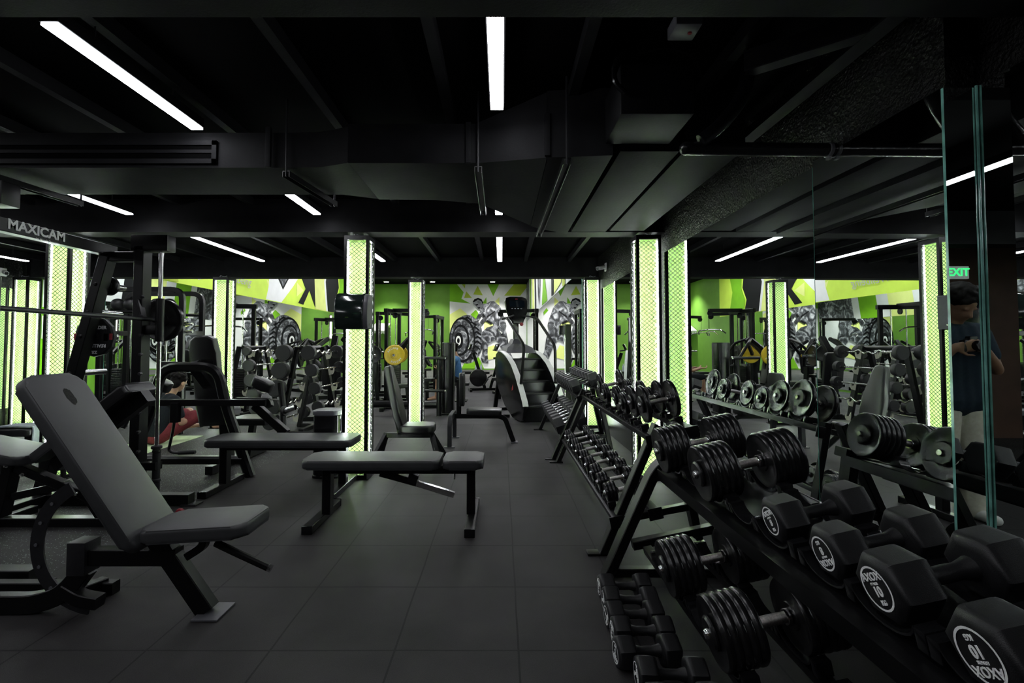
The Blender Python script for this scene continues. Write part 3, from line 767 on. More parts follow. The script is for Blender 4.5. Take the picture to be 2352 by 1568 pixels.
for yy in (2.572,):
    MB().bar([(.56,yy,.0),(.815,yy,.55),(.86,yy,.60),(1.16,yy,.665)],.05,.085,(0,1,0),.05).build('front_leg','steel_black',t)
    MB().bar([(1.10,yy,.66),(1.20,yy,0)],.05,.08,(0,1,0)).build('rear_leg','steel_black',t)
    MB().bar([(.70,yy-.01,.175),(1.14,yy-.01,.265)],.045,.05,(0,1,0)).build('shelf_arm','steel_black',t)
    MB().bar([(.60,yy,.03),(1.18,yy,.03)],.045,.05,(0,1,0)).build('foot_bar','steel_black',t)
MB().bar([(.50+.06,.52,.0),(.815,.52,.55),(.86,.52,.60),(1.16,.52,.665)],.05,.085,(0,1,0),.05).build('front_leg','steel_black',t)
MB().bar([(1.10,.52,.66),(1.20,.52,0)],.05,.08,(0,1,0)).build('rear_leg','steel_black',t)
MB().bar([(.70,.53,.175),(1.14,.53,.265)],.045,.05,(0,1,0)).build('shelf_arm','steel_black',t)
G1='big dumbbells on the near rack'
b10=hex_bell('rubber_dumbbell',.325,.079,.104,.019,'rubber','rubber',.026,'10')
b8=hex_bell('rubber_dumbbell',.30,.073,.095,.018,'rubber','rubber',.024,'8')
AX=.712
put(b10,(1.018,1.10,AX+.006),'ten kilo black hexagonal rubber dumbbell, its white label tipped but readable','rubber dumbbells on the near rack',roll=R(-30),first=True)
put(b10,(1.018,.868,AX+.004),'ten kilo black rubber dumbbell cut by the picture edge, label upside down','rubber dumbbells on the near rack',roll=R(150))
put(b8,(1.015,1.295,AX-.002),'eight kilo black rubber dumbbell lying next to the tipped ten kilo one','rubber dumbbells on the near rack',roll=R(150),first=True)
put(b8,(1.01,1.535,AX-.003),'eight kilo black rubber dumbbell beside the empty cradle, farthest of the labelled four','rubber dumbbells on the near rack',roll=R(-30))
big=stack_bell('plate_dumbbell',.113,5,.0258,.13,True,'knurl',.13,.0165)
put(big,(1.0,1.955,tz+seat_h(.113,1.0)),'heavy plate dumbbell on the upper tier, standing before the wide mirror panel','plate dumbbells on the near rack',first=True)
put(big,(.985,2.395,tz+seat_h(.113,1.0)-.003),'heavy plate dumbbell on the upper tier over the curved end frame','plate dumbbells on the near rack')
put(big,(lx,2.0,lz+seat_h(.113,.9)),'heavy plate dumbbell on the lower tier, next to the rack end frame','plate dumbbells on the near rack')
put(big,(lx,1.56,lz+seat_h(.113,.9)),'heavy plate dumbbell on the lower tier, closest to the camera','plate dumbbells on the near rack')
# small ones on the floor
sm=hex_bell('small_rubber_dumbbell',.25,.063,.074,.017,'rubber','rubber',.021,'5')
order=['first','second','third','fourth','fifth','sixth','seventh','eighth']
for k,(x,y) in enumerate([(.605,2.37),(.600,2.245),(.585,2.125),(.585,2.005),(.565,1.875),(.612,1.745),(.610,1.61),(.628,1.48)]):
    put(sm,(x,y,.0548),'%s small black rubber dumbbell on the floor, counted from the rack end frame'%order[k],'small dumbbells on the floor',tilt=0,roll=R((0,60,120,0,180,60,0,240)[k]),yaw=R((2,-1,3,0,4,-2,1,0)[k]),first=(k==0))
# --- second and third racks
def aframe_rack(y0,y1,tx,tz,lx,lz,label,tops,lows,sc):
    t=thing('dumbbell_rack',label,'rack',((tx+lx)/2,(y0+y1)/2,0),0,'dumbbell racks along the mirror wall')
    ym=(y0+y1)/2; ln=y1-y0; rot=Matrix.Rotation(R(-ANG),3,'Y')
    for x,z,a,b_ in ((tx,tz,-.115,.12),(lx,lz,-.115,.115)):
        for d in (a,b_):
            px,pz=tilted(x,z,d,-.02); MB().box((px,ym,pz),(.05,ln,.035),rot,.003).build('shelf_rail','steel_black',t)
            MB().box((px,y0-.004,pz-.01),(.085,.012,.07),rot,.01).build('end_plate','steel_black',t)
    saddles(t,tx,tz,tops,(-.105,.11),sc); saddles(t,lx,lz,lows,(-.10,.10),sc)
    for yy in (y0+.06,y1-.06):
        MB().bar([(tx-.40,yy,0),(tx-.065,yy,tz+.03)],.045,.07,(0,1,0)).build('front_leg','steel_black',t)
        MB().bar([(tx+.19,yy,0),(tx+.03,yy,tz+.04)],.045,.07,(0,1,0)).build('rear_leg','steel_black',t)
        MB().bar([(tx-.3,yy,lz-.06),(tx+.13,yy,lz+.02)],.04,.045,(0,1,0)).build('shelf_arm','steel_black',t)
        MB().box((tx-.42,yy,.006),(.14,.07,.012),bev=.003).build('foot_plate','steel_black',t)
    return t
lowy=[3.03+.232*k for k in range(9)]
topy=[(3.04,.122),(3.285,.112),(3.495,.086),(3.69,.098),(4.10,.092),(4.33,.122)]
aframe_rack(2.80,5.12,1.0,.735,.785,.262,'black A-frame rack with thin round plate dumbbells, middle of the three racks',[a for a,_ in topy]+[3.89,4.56,4.76,4.95],lowy,.72)
thin={}
GT='round plate dumbbells on the middle rack'
for k,(y,r_) in enumerate(topy):
    key=(r_,)
    first=key not in thin
    if first: thin[key]=stack_bell('round_plate_dumbbell',r_,2 if r_<.1 else 1,.018 if r_<.1 else .026,.14,True,'knurl',.155,.0145)
    put(thin[key],(1.0,y,.735+seat_h(r_,.72)+.002),'%s thin round plate dumbbell on the middle rack top, counted from its near end'%order[k],GT,first=first)
sb=stack_bell('small_plate_dumbbell',.066,3,.022,.12,False,'knurl',.125,.0135,.05)
cnt=order+['ninth','tenth']
for k,y in enumerate(lowy):
    put(sb,(.785,y,.262+.072),'%s small chrome-bolted plate dumbbell on the middle rack low tier, from its near end'%cnt[k],'small plate dumbbells on the low tier',first=(k==0))
ANG=19
hxt=[5.37+.205*k for k in range(8)]; hxl=[5.38+.212*k for k in range(8)]
aframe_rack(5.14,7.06,.965,.731,.80,.270,'black A-frame rack of hexagonal chrome-handled dumbbells beside the stair climber',hxt,hxl,.64)
hb=hex_bell('hex_dumbbell',.35,.100,.105,.0165,'rubber_grey','chrome',.006,None,False,False)
hs=hex_bell('hex_dumbbell',.32,.084,.095,.0165,'rubber_grey','chrome',.006,None,False,False)
for k,y in enumerate(hxl):
    put(hb,(.772,y,.270+.114),'%s hexagonal chrome-handled dumbbell on the far rack low tier, from its near end'%cnt[k],'hex dumbbells on the low tier',first=(k==0),tilt=R(-19),roll=R(30))
for k,y in enumerate(hxt):
    put(hs,(.938,y,.731+.094),'%s hexagonal chrome-handled dumbbell on the far rack top tier, from its near end'%cnt[k],'hex dumbbells on the top tier',first=(k==0),tilt=R(-19),roll=R(30))
ANG=12

# ------------------------------------------------------------------ benches
def padm(a,b,nrm,w,th,bev,r=.03,m=None):
    """pad lying from a to b (centre line, upper face), width w across, top normal nrm"""
    a=Vector(a); b=Vector(b); d=(b-a); L=d.length; d.normalize(); nrm=Vector(nrm); nrm=(nrm-d*nrm.dot(d)).normalized()
    y=nrm.cross(d)
    mid=(a+b)/2-nrm*th
    return rrect(L,w,r),th,Matrix(((d.x,y.x,nrm.x,mid.x),(d.y,y.y,nrm.y,mid.y),(d.z,y.z,nrm.z,mid.z),(0,0,0,1))),bev
def pad(name,parent,a,b,nrm,w,th,bev=.014,r=.03,m='vinyl'):
    p,t_,mt,bv=padm(a,b,nrm,w,th,bev,r)
    return MB().prism(p,t_,mt,bv,3).build(name,m,parent,50)
UP=(0,0,1)
# near adjustable bench
t=thing('adjustable_bench','black incline bench nearest the camera with a raised worn backrest','bench',(-1.7,2.2,0))
yb=2.235
a,b_=Vector((-1.588,yb,.345)),Vector((-2.125,yb,1.105))
nb=Vector((b_.z-a.z,0,-(b_.x-a.x))).normalized()
pad('backrest',t,a,b_,nb,.295,.058,.020,.055)
dd=(b_-a).normalized()
sd=Vector((0,1,0)); rn=random.Random(4); wc=a.lerp(b_,.86)+sd*.02+nb*.0009
mb=MB(); mb.bm.faces.new([mb.bm.verts.new(wc+dd*(.048*math.cos(2*PI*k/22)*(.85+.25*rn.random()))+sd*(.022*math.sin(2*PI*k/22)*(.85+.25*rn.random()))) for k in range(22)])
mb.build('worn_patch','worn_patch',t)
MB().bar([a+dd*.03-nb*.085,a+dd*.62-nb*.085],.05,.045,(0,1,0)).build('backrest_bracket','steel_black',t)
pad('seat',t,(-1.605,yb,.425),(-1.135,yb,.452),UP,.285,.060,.020,.05)
MB().bar([(-1.62,yb,.345),(-1.26,yb,.375)],.05,.045,(0,1,0)).build('seat_bracket','steel_black',t)
MB().bar([(-1.92,yb,.262),(-1.50,yb,.262)],.075,.062,(0,1,0)).build('main_tube','steel_black',t)
MB().box((-1.945,yb,.262),(.085,.09,.15),None,.006).build('pivot_housing','steel_grey',t)
fl=MB().bar([(-1.60,yb,.345),(-1.36,yb,.012)],.085,.06,(0,1,0)).build('front_leg','steel_black',t)
MB().box((-1.335,yb,.006),(.12,.15,.008),bev=.003).build('foot_plate','plastic_grey',t)
MB().bar([(-1.93,yb,.21),(-2.02,yb,.09),(-2.16,yb,.045),(-2.72,yb,.045)],.085,.05,(0,1,0),.10).build('rear_leg','steel_black',t)
MB().bar([(-1.93,yb+.175,.03),(-2.55,yb+.175,.03)],.06,.05,(0,1,0)).build('rear_foot','steel_black',t)
MB().bar([(-2.05,yb+.02,.06),(-2.0,yb+.19,.05)],.05,.045).build('cross_foot','steel_black',t)
arc=[(-1.86+.292*math.cos(R(g)),yb-.012,.318+.292*math.sin(R(g))) for g in range(118,264,8)]
MB().sweep([Vector(p) for p in arc],[(-.03,-.004),(.03,-.004),(.03,.004),(-.03,.004)],(0,1,0)).build('adjusting_arc','steel_grey',t)
mb=MB()
for g in (140,160,180,200,222,244):
    p=Vector((-1.86+.292*math.cos(R(g)),yb-.018,.318+.292*math.sin(R(g)))); mb.lathe([(.008,0),(.008,.003),(0,.003)],p,(0,-1,0),10)
mb.build('arc_hole','plastic_grey',t)
MB().bar([(-2.02,yb-.015,.12),(-1.94,yb-.015,.075),(-1.85,yb-.015,.06)],.055,.06,(0,1,0),.03).build('arc_stop','steel_black',t)
MB().tube([(-1.30,yb-.05,.34),(-1.20,yb-.06,.30),(-1.055,yb-.06,.235)],.017,10,.04).build('release_handle','steel_black',t)
MB().lathe([(.013,0),(.016,.004),(.016,.02),(0,.022)],(-1.060,yb-.06,.237),(.9,0,-.42),10).build('handle_tip','chrome',t)
MB().bar([(-1.39,yb,.37),(-1.38,yb,.31),(-1.46,yb,.26)],.035,.04,(0,1,0),.04).build('seat_strut','steel_black',t)
# flat bench in the aisle
def foot_bar(t,x,ya,yb_,m='steel_black'):
    MB().bar([(x,ya,.028),(x,yb_,.028)],.066,.05).build('foot_bar',m,t)
    for y in (ya,yb_): MB().box((x,y,.028),(.070,.014,.054),bev=.003).build('foot_cap','plastic_black',t)
t=thing('flat_bench','black flat bench with a separate seat pad standing in the aisle','bench',(-.75,3.4,0))
yc=3.40
pad('backrest',t,(-1.375,yc,.452),(-.425,yc,.452),UP,.31,.062,.022,.05)
pad('seat',t,(-.405,yc,.452),(-.125,yc,.452),UP,.31,.062,.022,.05)
MB().bar([(-1.24,yc,.36),(-.215,yc,.36)],.06,.055).build('main_tube','steel_black',t)
MB().bar([(-1.235,yc,.385),(-1.235,yc,.05)],.06,.075,(0,1,0)).build('post','steel_black',t)
MB().bar([(-.215,yc,.385),(-.215,yc,.05)],.06,.06,(0,1,0)).build('post','steel_black',t)
foot_bar(t,-1.275,3.14,3.70); foot_bar(t,-.205,3.09,3.72)
MB().bar([(-.86,yc,.335),(-.60,yc,.265)],.048,.048,(0,1,0)).build('strut_sleeve','steel_black',t)
MB().bar([(-.80,yc,.32),(-.335,yc,.178)],.038,.038,(0,1,0)).build('telescopic_strut','chrome',t)
MB().bar([(-.66,yc,.305),(-.595,yc,.285)],.062,.06,(0,1,0)).build('strut_clamp','plastic_black',t)
MB().tube([(-.33,yc-.03,.34),(-.33,yc-.05,.30)],.006,6).build('release_pin','steel_black',t)
# rear flat bench
t=thing('flat_bench','plain black flat bench standing before the swing-top bin','bench',(-1.9,4.1,0))
yc=4.14
pad('seat_pad',t,(-2.50,yc,.448),(-1.262,yc,.448),UP,.36,.062,.022,.05)
MB().bar([(-2.42,yc,.36),(-1.36,yc,.36)],.06,.055).build('main_tube','steel_black',t)
for x in (-2.40,-1.372): MB().bar([(x,yc,.385),(x,yc,.05)],.065,.075,(0,1,0)).build('post','steel_black',t)
foot_bar(t,-2.42,3.86,4.43); foot_bar(t,-1.365,3.80,4.40)
# shoulder press chair by the pillar
t=thing('press_chair','black shoulder-press chair with a tall tapered backrest','chair',(-.9,5.05,0))
yc=5.05
pl=[(.0,-.11),(.14,-.15),(.30,-.15),(.42,-.115),(.60,-.09),(.665,-.06),(.675,0),(.665,.06),(.60,.09),(.42,.115),(.30,.15),(.14,.15),(.0,.11),(-.02,0)]
a=Vector((-1.055,yc,.365)); d=Vector((-.24,0,.97)).normalized(); nn=Vector((.97,0,.24)).normalized(); y=nn.cross(d)
o_=a-nn*.03
MB().prism(pl,.075,Matrix(((d.x,y.x,nn.x,o_.x),(d.y,y.y,nn.y,o_.y),(d.z,y.z,nn.z,o_.z),(0,0,0,1))),.022,3).build('backrest','vinyl_dark',t,50)
MB().bar([(-1.07,yc,.30),(-1.20,yc,.86)],.05,.06,(0,1,0)).build('back_post','steel_black',t)
p2=[(-.16,-.10),(-.10,-.15),(.10,-.17),(.19,-.13),(.215,-.05),(.215,.05),(.19,.13),(.10,.17),(-.10,.15),(-.16,.10)]
MB().prism(p2,.085,Matrix.Translation((-.915,yc,.325)),.024,3).build('seat','vinyl_dark',t,50)
MB().bar([(-1.24,yc,.29),(-.72,yc,.29)],.06,.05).build('seat_tube','steel_black',t)
for s in (-1,1):
    MB().bar([(-1.22,yc,.30),(-1.34,yc+s*.22,.012)],.045,.05).build('leg','steel_black',t)
    MB().bar([(-.74,yc,.30),(-.62,yc+s*.22,.012)],.045,.05).build('leg','steel_black',t)
    for x in (-1.345,-.615): MB().lathe([(.03,0),(.03,.014),(.02,.02),(0,.02)],(x,yc+s*.225,0),UP,10).build('rubber_foot','plastic_black',t)
# utility bench
t=thing('utility_bench','black utility bench with an upright back beyond the aisle bench','bench',(-.25,6.1,0))
yc=6.10
pad('backrest',t,(-.475,yc,.47),(-.475,yc,.885),(1,0,0),.29,.06,.02,.05,'vinyl_dark')
MB().bar([(-.545,yc,.36),(-.545,yc,.80)],.06,.05,(0,1,0)).build('back_post','steel_black',t)
pad('seat',t,(-.44,yc,.435),(.005,yc,.425),UP,.30,.068,.022,.05,'vinyl_dark')
MB().bar([(-.60,yc,.335),(-.02,yc,.335),(.05,yc,.30),(.155,yc,.012)],.06,.055,(0,1,0),.08).build('seat_tube','steel_black',t)
MB().box((.165,yc,.006),(.09,.13,.01)).build('foot_plate','plastic_grey',t)
MB().bar([(-.63,5.79,.012),(-.63,5.80,.28),(-.63,5.87,.345),(-.63,6.33,.345),(-.63,6.40,.28),(-.63,6.41,.012)],.075,.05,(1,0,0),.09).build('rear_leg','steel_grey',t)
for y in (5.79,6.41): MB().box((-.63,y,.006),(.13,.08,.01)).build('foot_plate','plastic_grey',t)
# bench inside the rack machine
t=thing('adjustable_bench','black incline bench under the rack machine bar, its backrest raised towards the arch','bench',(-2.9,3.3,0))
yc=3.30
pad('seat',t,(-3.71,yc,.60),(-3.18,yc,.50),UP,.34,.065,.02,.05)
a,b_=Vector((-3.145,yc,.50)),Vector((-2.53,yc,.985)); nn=Vector((-(b_.z-a.z),0,b_.x-a.x)).normalized()
m_=a.lerp(b_,.52)
pad('backrest',t,a,m_,nn,.30,.06,.016,.03); pad('head_pad',t,m_+(b_-a)*.012,b_,nn,.28,.075,.018,.03,'vinyl_dark')
MB().bar([a-nn*.11,b_-nn*.12],.09,.08,(0,1,0)).build('back_frame','steel_black',t)
MB().bar([(-3.50,yc,.03),(-2.36,yc,.03)],.075,.06).build('base_tube','steel_black',t)
MB().bar([(-3.45,yc,.07),(-3.37,yc,.48)],.07,.08,(0,1,0)).build('front_post','steel_black',t)
MB().bar([(-3.34,yc,.40),(-2.84,yc,.20),(-2.74,yc,.05)],.06,.06,(0,1,0),.05).build('brace','steel_black',t)
MB().bar([(-3.36,yc,.20),(-3.0,yc,.28)],.05,.05,(0,1,0)).build('brace','steel_black',t)
for p in ((-3.26,yc-.045,.36),(-3.37,yc-.045,.42),(-2.90,yc-.04,.23),(-3.45,yc-.045,.25)): MB().lathe([(.014,0),(.014,.01),(.007,.012),(.007,.025),(0,.025)],p,(0,-1,0),8).build('bolt','chrome',t)
MB().bar([(-3.46,yc-.24,.03),(-3.46,yc+.24,.03)],.06,.055).build('foot_bar','steel_black',t)
MB().bar([(-2.48,yc-.10,.05),(-2.34,yc-.10,.075),(-2.30,yc-.10,.075)],.05,.07,(0,1,0)).build('wheel_bracket','steel_black',t)
for s in (-.14,.14): MB().lathe([(0,-.014),(.012,-.014),(.03,-.012),(.034,0),(.03,.012),(.012,.014),(0,.014)],(-2.31,yc+s,.036),(0,1,0),16).build('wheel','red_wheel',t)

# ------------------------------------------------------------------ bin and towel dispenser
t=thing('waste_bin','black bin with a grey lid beside the lit pillar','bin',(-1.64,4.55,0))
cx,cy=-1.645,4.56
MB().prism(rrect(.25,.24,.05),.56,Matrix.Translation((cx,cy,.02)),.006).build('body','plastic_black',t,50)
MB().prism(rrect(.262,.252,.05),.028,Matrix.Translation((cx,cy,0)),.006).build('base_ring','plastic_black',t,50)
MB().prism(rrect(.268,.258,.055),.042,Matrix.Translation((cx,cy,.585)),.012).build('lid','plastic_grey',t,50)
MB().tube([(cx+.128,cy-.04,.55),(cx+.15,cy-.04,.53),(cx+.15,cy-.04,.44),(cx+.128,cy-.04,.42)],.008,8,.02).build('handle','chrome',t)
MB().box((cx,cy-.125,.018),(.07,.06,.014),bev=.004).build('pedal','steel_black',t)
t=thing('towel_dispenser','smoked black paper towel dispenser hung on the centre lit pillar','dispenser',(-1.35,4.3,1.55))
prof=[(4.402,1.385),(4.235,1.385),(4.215,1.41),(4.205,1.52),(4.215,1.63),(4.25,1.695),(4.30,1.715),(4.402,1.715)]
mt=Matrix(((0,0,1,-1.497),(1,0,0,0),(0,1,0,0),(0,0,0,1)))
MB().prism(prof,.255,mt,.016,3).build('cover','plastic_smoke',t,50)
mt=Matrix(((0,0,1,-1.243),(1,0,0,0),(0,1,0,0),(0,0,0,1)))
MB().prism([(4.402,1.39),(4.24,1.39),(4.225,1.42),(4.215,1.52),(4.225,1.62),(4.26,1.69),(4.30,1.708),(4.402,1.708)],.042,mt,.010,3).build('side_shell','plastic_grey',t,50)
MB().box((-1.35,4.232,1.455),(.15,.01,.035),bev=.008).build('paper_slot','plastic_black',t)
MB().lathe([(.010,0),(.010,.004),(.004,.005),(0,.005)],(-1.20,4.30,1.43),(1,0,0),10).build('lock','chrome',t)
MB().box((-1.38,4.209,1.50),(.03,.003,.02)).build('green_mark','green_wall',t)  # small plain green mark on the front of the cover
# ------------------------------------------------------------------ rack machine with guided bar
t=thing('smith_machine','black guided-bar rack machine with white lettering on its top beam','rack machine',(-2.95,3.1,0))
def bolts(name,parent,pts,d,r=.013,m='steel_black'):
    mb=MB()
    for p in pts: mb.lathe([(r,0),(r*1.1,.004),(r*.8,.010),(0,.012)],p,d,8)
    return mb.build(name,m,parent)
for yy in (3.73,2.50):
    u=MB().bar([(-2.845,yy,.03),(-2.845,yy,2.02)],.075,.10,(0,1,0)).build('upright','steel_black',t)
    sp_=[(-3.12,yy,1.95),(-3.60,yy,.05)]
    MB().bar(sp_,.075,.095,(0,1,0)).build('slanted_post','steel_black',t)
    MB().bar([(-3.10,yy,1.94),(-2.88,yy,1.94)],.075,.075,(0,1,0)).build('top_link','steel_black',t)
    MB().box((-2.765,yy,2.045),(.29,.10,.125),None,.006).build('guide_head','steel_black',t)
    MB().bar([(-3.66,yy,.045),(-2.42,yy,.045)],.08,.08,(0,1,0)).build('foot_rail','steel_black',t)
    MB().box((-2.415,yy,.006),(.12,.10,.012),bev=.003).build('foot_plate','steel_grey',t)
    MB().tube([(-2.70,yy,.20),(-2.70,yy,1.98)],.016,12).build('guide_rod','chrome',t)
    MB().bar([(-2.86,yy,.30),(-2.68,yy,.30)],.06,.075,(0,1,0)).build('rod_bracket','steel_black',t)
    mb=MB()
    for z,r_ in ((.175,.034),(.215,.026),(.40,.030),(.43,.038)): mb.lathe([(r_*.8,0),(r_,.006),(r_,.02),(r_*.8,.026)],(-2.70,yy,z),UP,14)
    mb.lathe([(.027,.09),(.027,.40)],(-2.70,yy,0),UP,12)
    mb.build('buffer','rubber',t)
    bolts('bolt',u,[(-2.83,yy-.038,z) for z in (1.70,1.40,1.18,.86)],(0,-1,0),.012,'chrome')
    mb=MB()
    for k in range(9):
        mb.lathe([(.012,0),(.014,.02),(.010,.045),(0,.047)],(-2.81,yy-.038,.42+.15*k),(.35,-.94,0),8)
    mb.build('catch_peg','steel_grey',u)
    for z,L_ in ((1.72,.20),(1.50,.24),(1.31,.26),(1.02,.24)):
        xx=-3.12-.48*(1.95-z)/1.9
        MB().lathe([(.024,0),(.024,L_-.004),(.021,L_),(0,L_)],(xx-.0,yy+.04,z),(0,1,0),14).build('storage_horn','chrome',t)
        MB().lathe([(.016,0),(.018,.006),(.012,.016),(0,.018)],(xx,yy-.04,z),(0,-1,0),10).build('horn_bolt','steel_black',t)
# top beam and lettering
MB().bar([(-3.12,2.46,1.99),(-3.12,3.77,1.99)],.075,.085).build('top_beam','steel_black',t)
lettering('MAXICAM',.086,'white_print',t,basis((-3.081,3.12,1.998),(0,1,0),(0,0,1)),bold=.0028)
lettering('by Muscle Dynamics',.020,'white_print',t,basis((-3.081,3.19,1.947),(0,1,0),(0,0,1)))
MB().bar([(-3.56,2.50,.045),(-3.56,3.73,.045)],.08,.08).build('rear_rail','steel_black',t)
# carriage and bar
br=MB(); br.tube([(-2.79,2.30,1.447),(-2.79,3.86,1.447)],.0155,12); br.build('lifting_bar','steel_grey',t)
for yy in (3.73,2.50):
    s_=1 if yy>3 else -1
    c_=MB(); c_.lathe([(.026,-.17),(.030,-.165),(.030,.165),(.026,.17)],(-2.70,yy,1.44),UP,14); c_.box((-2.745,yy,1.36),(.11,.05,.075),bev=.004); c_.bar([(-2.83,yy-.045*s_,1.60),(-2.79,yy-.045*s_,1.447)],.012,.06,(0,1,0))
    c_.build('bar_carriage','steel_black',t)
    MB().lathe([(.025,0),(.025,.36),(.022,.365),(0,.365)],(-2.79,yy+.06*s_,1.447),(0,s_,0),14).build('bar_sleeve','chrome',t)
def gon(n,r,ph=0): return [(r*math.cos(2*PI*k/n+ph),r*math.sin(2*PI*k/n+ph)) for k in range(n)]
MY=lambda p:Matrix(((1,0,0,p[0]),(0,0,-1,p[1]),(0,1,0,p[2]),(0,0,0,1)))   # local z -> -y
t=thing('weight_plate','large black iron weight plate loaded on the rack machine bar','weight plate',(-2.79,3.93,1.447))
MB().lathe([(.031,0),(.06,0),(.062,.006),(.13,.006),(.142,0),(.168,0),(.174,.008),(.174,.034),(.168,.042),(.031,.042)],(-2.79,3.86,1.447),(0,1,0),36,True).build('plate_body','iron',t)
MB().lathe([(.029,-.002),(.037,-.002),(.037,.046),(.029,.046)],(-2.79,3.86,1.447),(0,1,0),16,True).build('hub_ring','chrome',t)
zc=1.31; xx=-3.12-.48*(1.95-zc)/1.9; t=thing('weight_plate','black twelve-sided ten kilo rubber plate with white lettering on the slanted post','weight plate',(xx,3.83,zc))
pb=MB().lathe([(.044,0),(.15,0),(.162,.010),(.162,.036),(.15,.045),(.044,.045)],(xx,3.845,zc),(0,-1,0),12,True).build('plate_body','rubber',t,30)
MB().lathe([(.028,.002),(.042,.002),(.044,.006),(.044,.05),(.028,.05)],(xx,3.795,zc),(0,1,0),18,True).build('hub_ring','steel_grey',t)
F=lambda dz,up:basis((xx,3.798,zc+dz),(up,0,0),(0,0,up))
lettering('REALLEADER',.036,'white_print',pb,F(.072,1),bold=.0012); lettering('10KG',.034,'white_print',pb,F(.125,1),bold=.001)
lettering('REALLEADER',.036,'white_print',pb,F(-.072,-1),bold=.0012); lettering('22LB',.034,'white_print',pb,F(-.125,-1),bold=.001)
for s_ in (-1,1): MB().box((xx+s_*.142,3.798,zc),(.022,.004,.05)).build('red_mark','red_print',pb)
MB().box((xx+.10,3.798,zc-.005),(.03,.004,.06)).build('grip_slot','ceiling_black',pb)
t=thing('weight_plate','small black plate on the top horn of the slanted post','weight plate',(-3.178,3.85,1.72))
MB().lathe([(.030,0),(.06,0),(.075,.006),(.078,.012),(.078,.026),(.074,.032),(.030,.032)],(-3.178,3.80,1.72),(0,1,0),28,True).build('plate_body','iron',t)
MB().lathe([(.028,-.002),(.036,-.002),(.036,.036),(.028,.036)],(-3.178,3.80,1.72),(0,1,0),14,True).build('hub_ring','steel_grey',t)

# ------------------------------------------------------------------ arched lever machine
t=thing('lever_press_machine','black lever press machine with a rounded arch frame, its pad backs to the camera','exercise machine',(-2.96,4.7,0))
ya=4.51
MB().bar([(-3.56,ya,.0),(-3.30,ya,.70),(-3.235,ya,1.035),(-2.70,ya,1.035),(-2.63,ya,.70),(-2.375,ya,.0)],.09,.075,(0,1,0),.26,.02).build('arch_frame','steel_black',t)
MB().bar([(-3.47,ya,.158),(-2.44,ya,.158)],.075,.085,(0,1,0),0,.02).build('base_bar','steel_black',t)
MB().bar([(-3.30,ya-.02,.70),(-2.22,ya-.02,.70)],.06,.065,(0,1,0)).build('cross_bar','steel_black',t)
MB().bar([(-2.96,ya+.03,1.07),(-2.80,ya+.30,.62),(-2.78,ya+.34,.05)],.08,.10,(1,0,0),.05).build('back_post','steel_black',t)
MB().bar([(-2.78,ya+.02,.05),(-2.78,ya+1.1,.05)],.07,.08).build('base_rail','steel_black',t)
pl=[(0,-.13),(.25,-.15),(.55,-.12),(.72,-.13),(.86,-.12),(.90,-.06),(.90,.06),(.86,.12),(.72,.13),(.55,.12),(.25,.15),(0,.13)]
d=Vector((-.06,-.14,.98)).normalized(); nn=Vector((0,.99,.14)).normalized(); y=nn.cross(d)
o_=Vector((-2.86,ya+.19,.44))
MB().prism(pl,.08,Matrix(((d.x,y.x,nn.x,o_.x),(d.y,y.y,nn.y,o_.y),(d.z,y.z,nn.z,o_.z),(0,0,0,1))),.02,3).build('backrest','vinyl_dark',t,50)
MB().box((-2.87,ya+.12,1.10),(.13,.05,.09),bev=.015).build('headrest_shell','plastic_black',t)
MB().prism([(-.19,-.17),(.19,-.17),(.22,-.05),(.17,.02),(.22,.09),(.19,.19),(-.19,.19),(-.22,.0)],.075,Matrix.Translation((-2.66,ya+.62,.40)),.02,3).build('seat','vinyl_dark',t,50)
MB().bar([(-2.68,ya+.62,.40),(-2.72,ya+.62,.06)],.06,.06).build('seat_post','steel_black',t)
for sx in (1,-1):
    bx=-2.96+sx*.74
    MB().bar([(-2.96+sx*.42,ya+.05,.71),(bx,ya+.02,.71),(bx+sx*.02,ya,.66)],.06,.055,(0,1,0),.04).build('lever_arm','steel_black',t)
    MB().bar([(bx-sx*.16,ya+.08,.66),(bx+sx*.16,ya+.05,.40)],.075,.07,(0,1,0)).build('weight_arm','steel_black',t)
    MB().tube([(bx-sx*.02,ya+.3,.86),(bx+sx*.02,ya+.28,.62),(bx+sx*.06,ya+.2,.42)],.03,10).build('arm_link','steel_black',t)
    MB().lathe([(.026,0),(.026,.14),(.022,.145),(.018,.14),(.018,.02),(0,.02)],(bx+sx*.17,ya-.02,.62),(sx*.90,-.35,.30),16).build('plate_horn','chrome',t)
    MB().lathe([(.045,0),(.05,.01),(.045,.02),(0,.02)],(bx+sx*.16,ya-.015,.617),(sx*.90,-.35,.30),16).build('horn_stop','rubber',t)
    MB().prism(rrect(.20,.15,.05),.10,Matrix.Translation((bx-sx*.22,ya+.30,.80))@Matrix.Rotation(R(25),4,'Y'),.025,3).build('arm_pad','vinyl_dark',t,50)
MB().tube([(-3.06,ya-.06,.56),(-3.07,ya-.06,.46),(-3.11,ya-.06,.26),(-3.06,ya-.06,.235),(-2.98,ya-.06,.24)],.013,8,.05).build('foot_lever','steel_black',t)
MB().lathe([(.018,0),(.020,.01),(.020,.15),(.016,.16),(0,.16)],(-3.02,ya-.06,.238),(1,0,.04),10).build('lever_grip','rubber',t)
MB().bar([(-3.06,ya-.05,.70),(-3.06,ya-.05,.52)],.07,.06,(0,1,0)).build('lever_housing','steel_black',t)

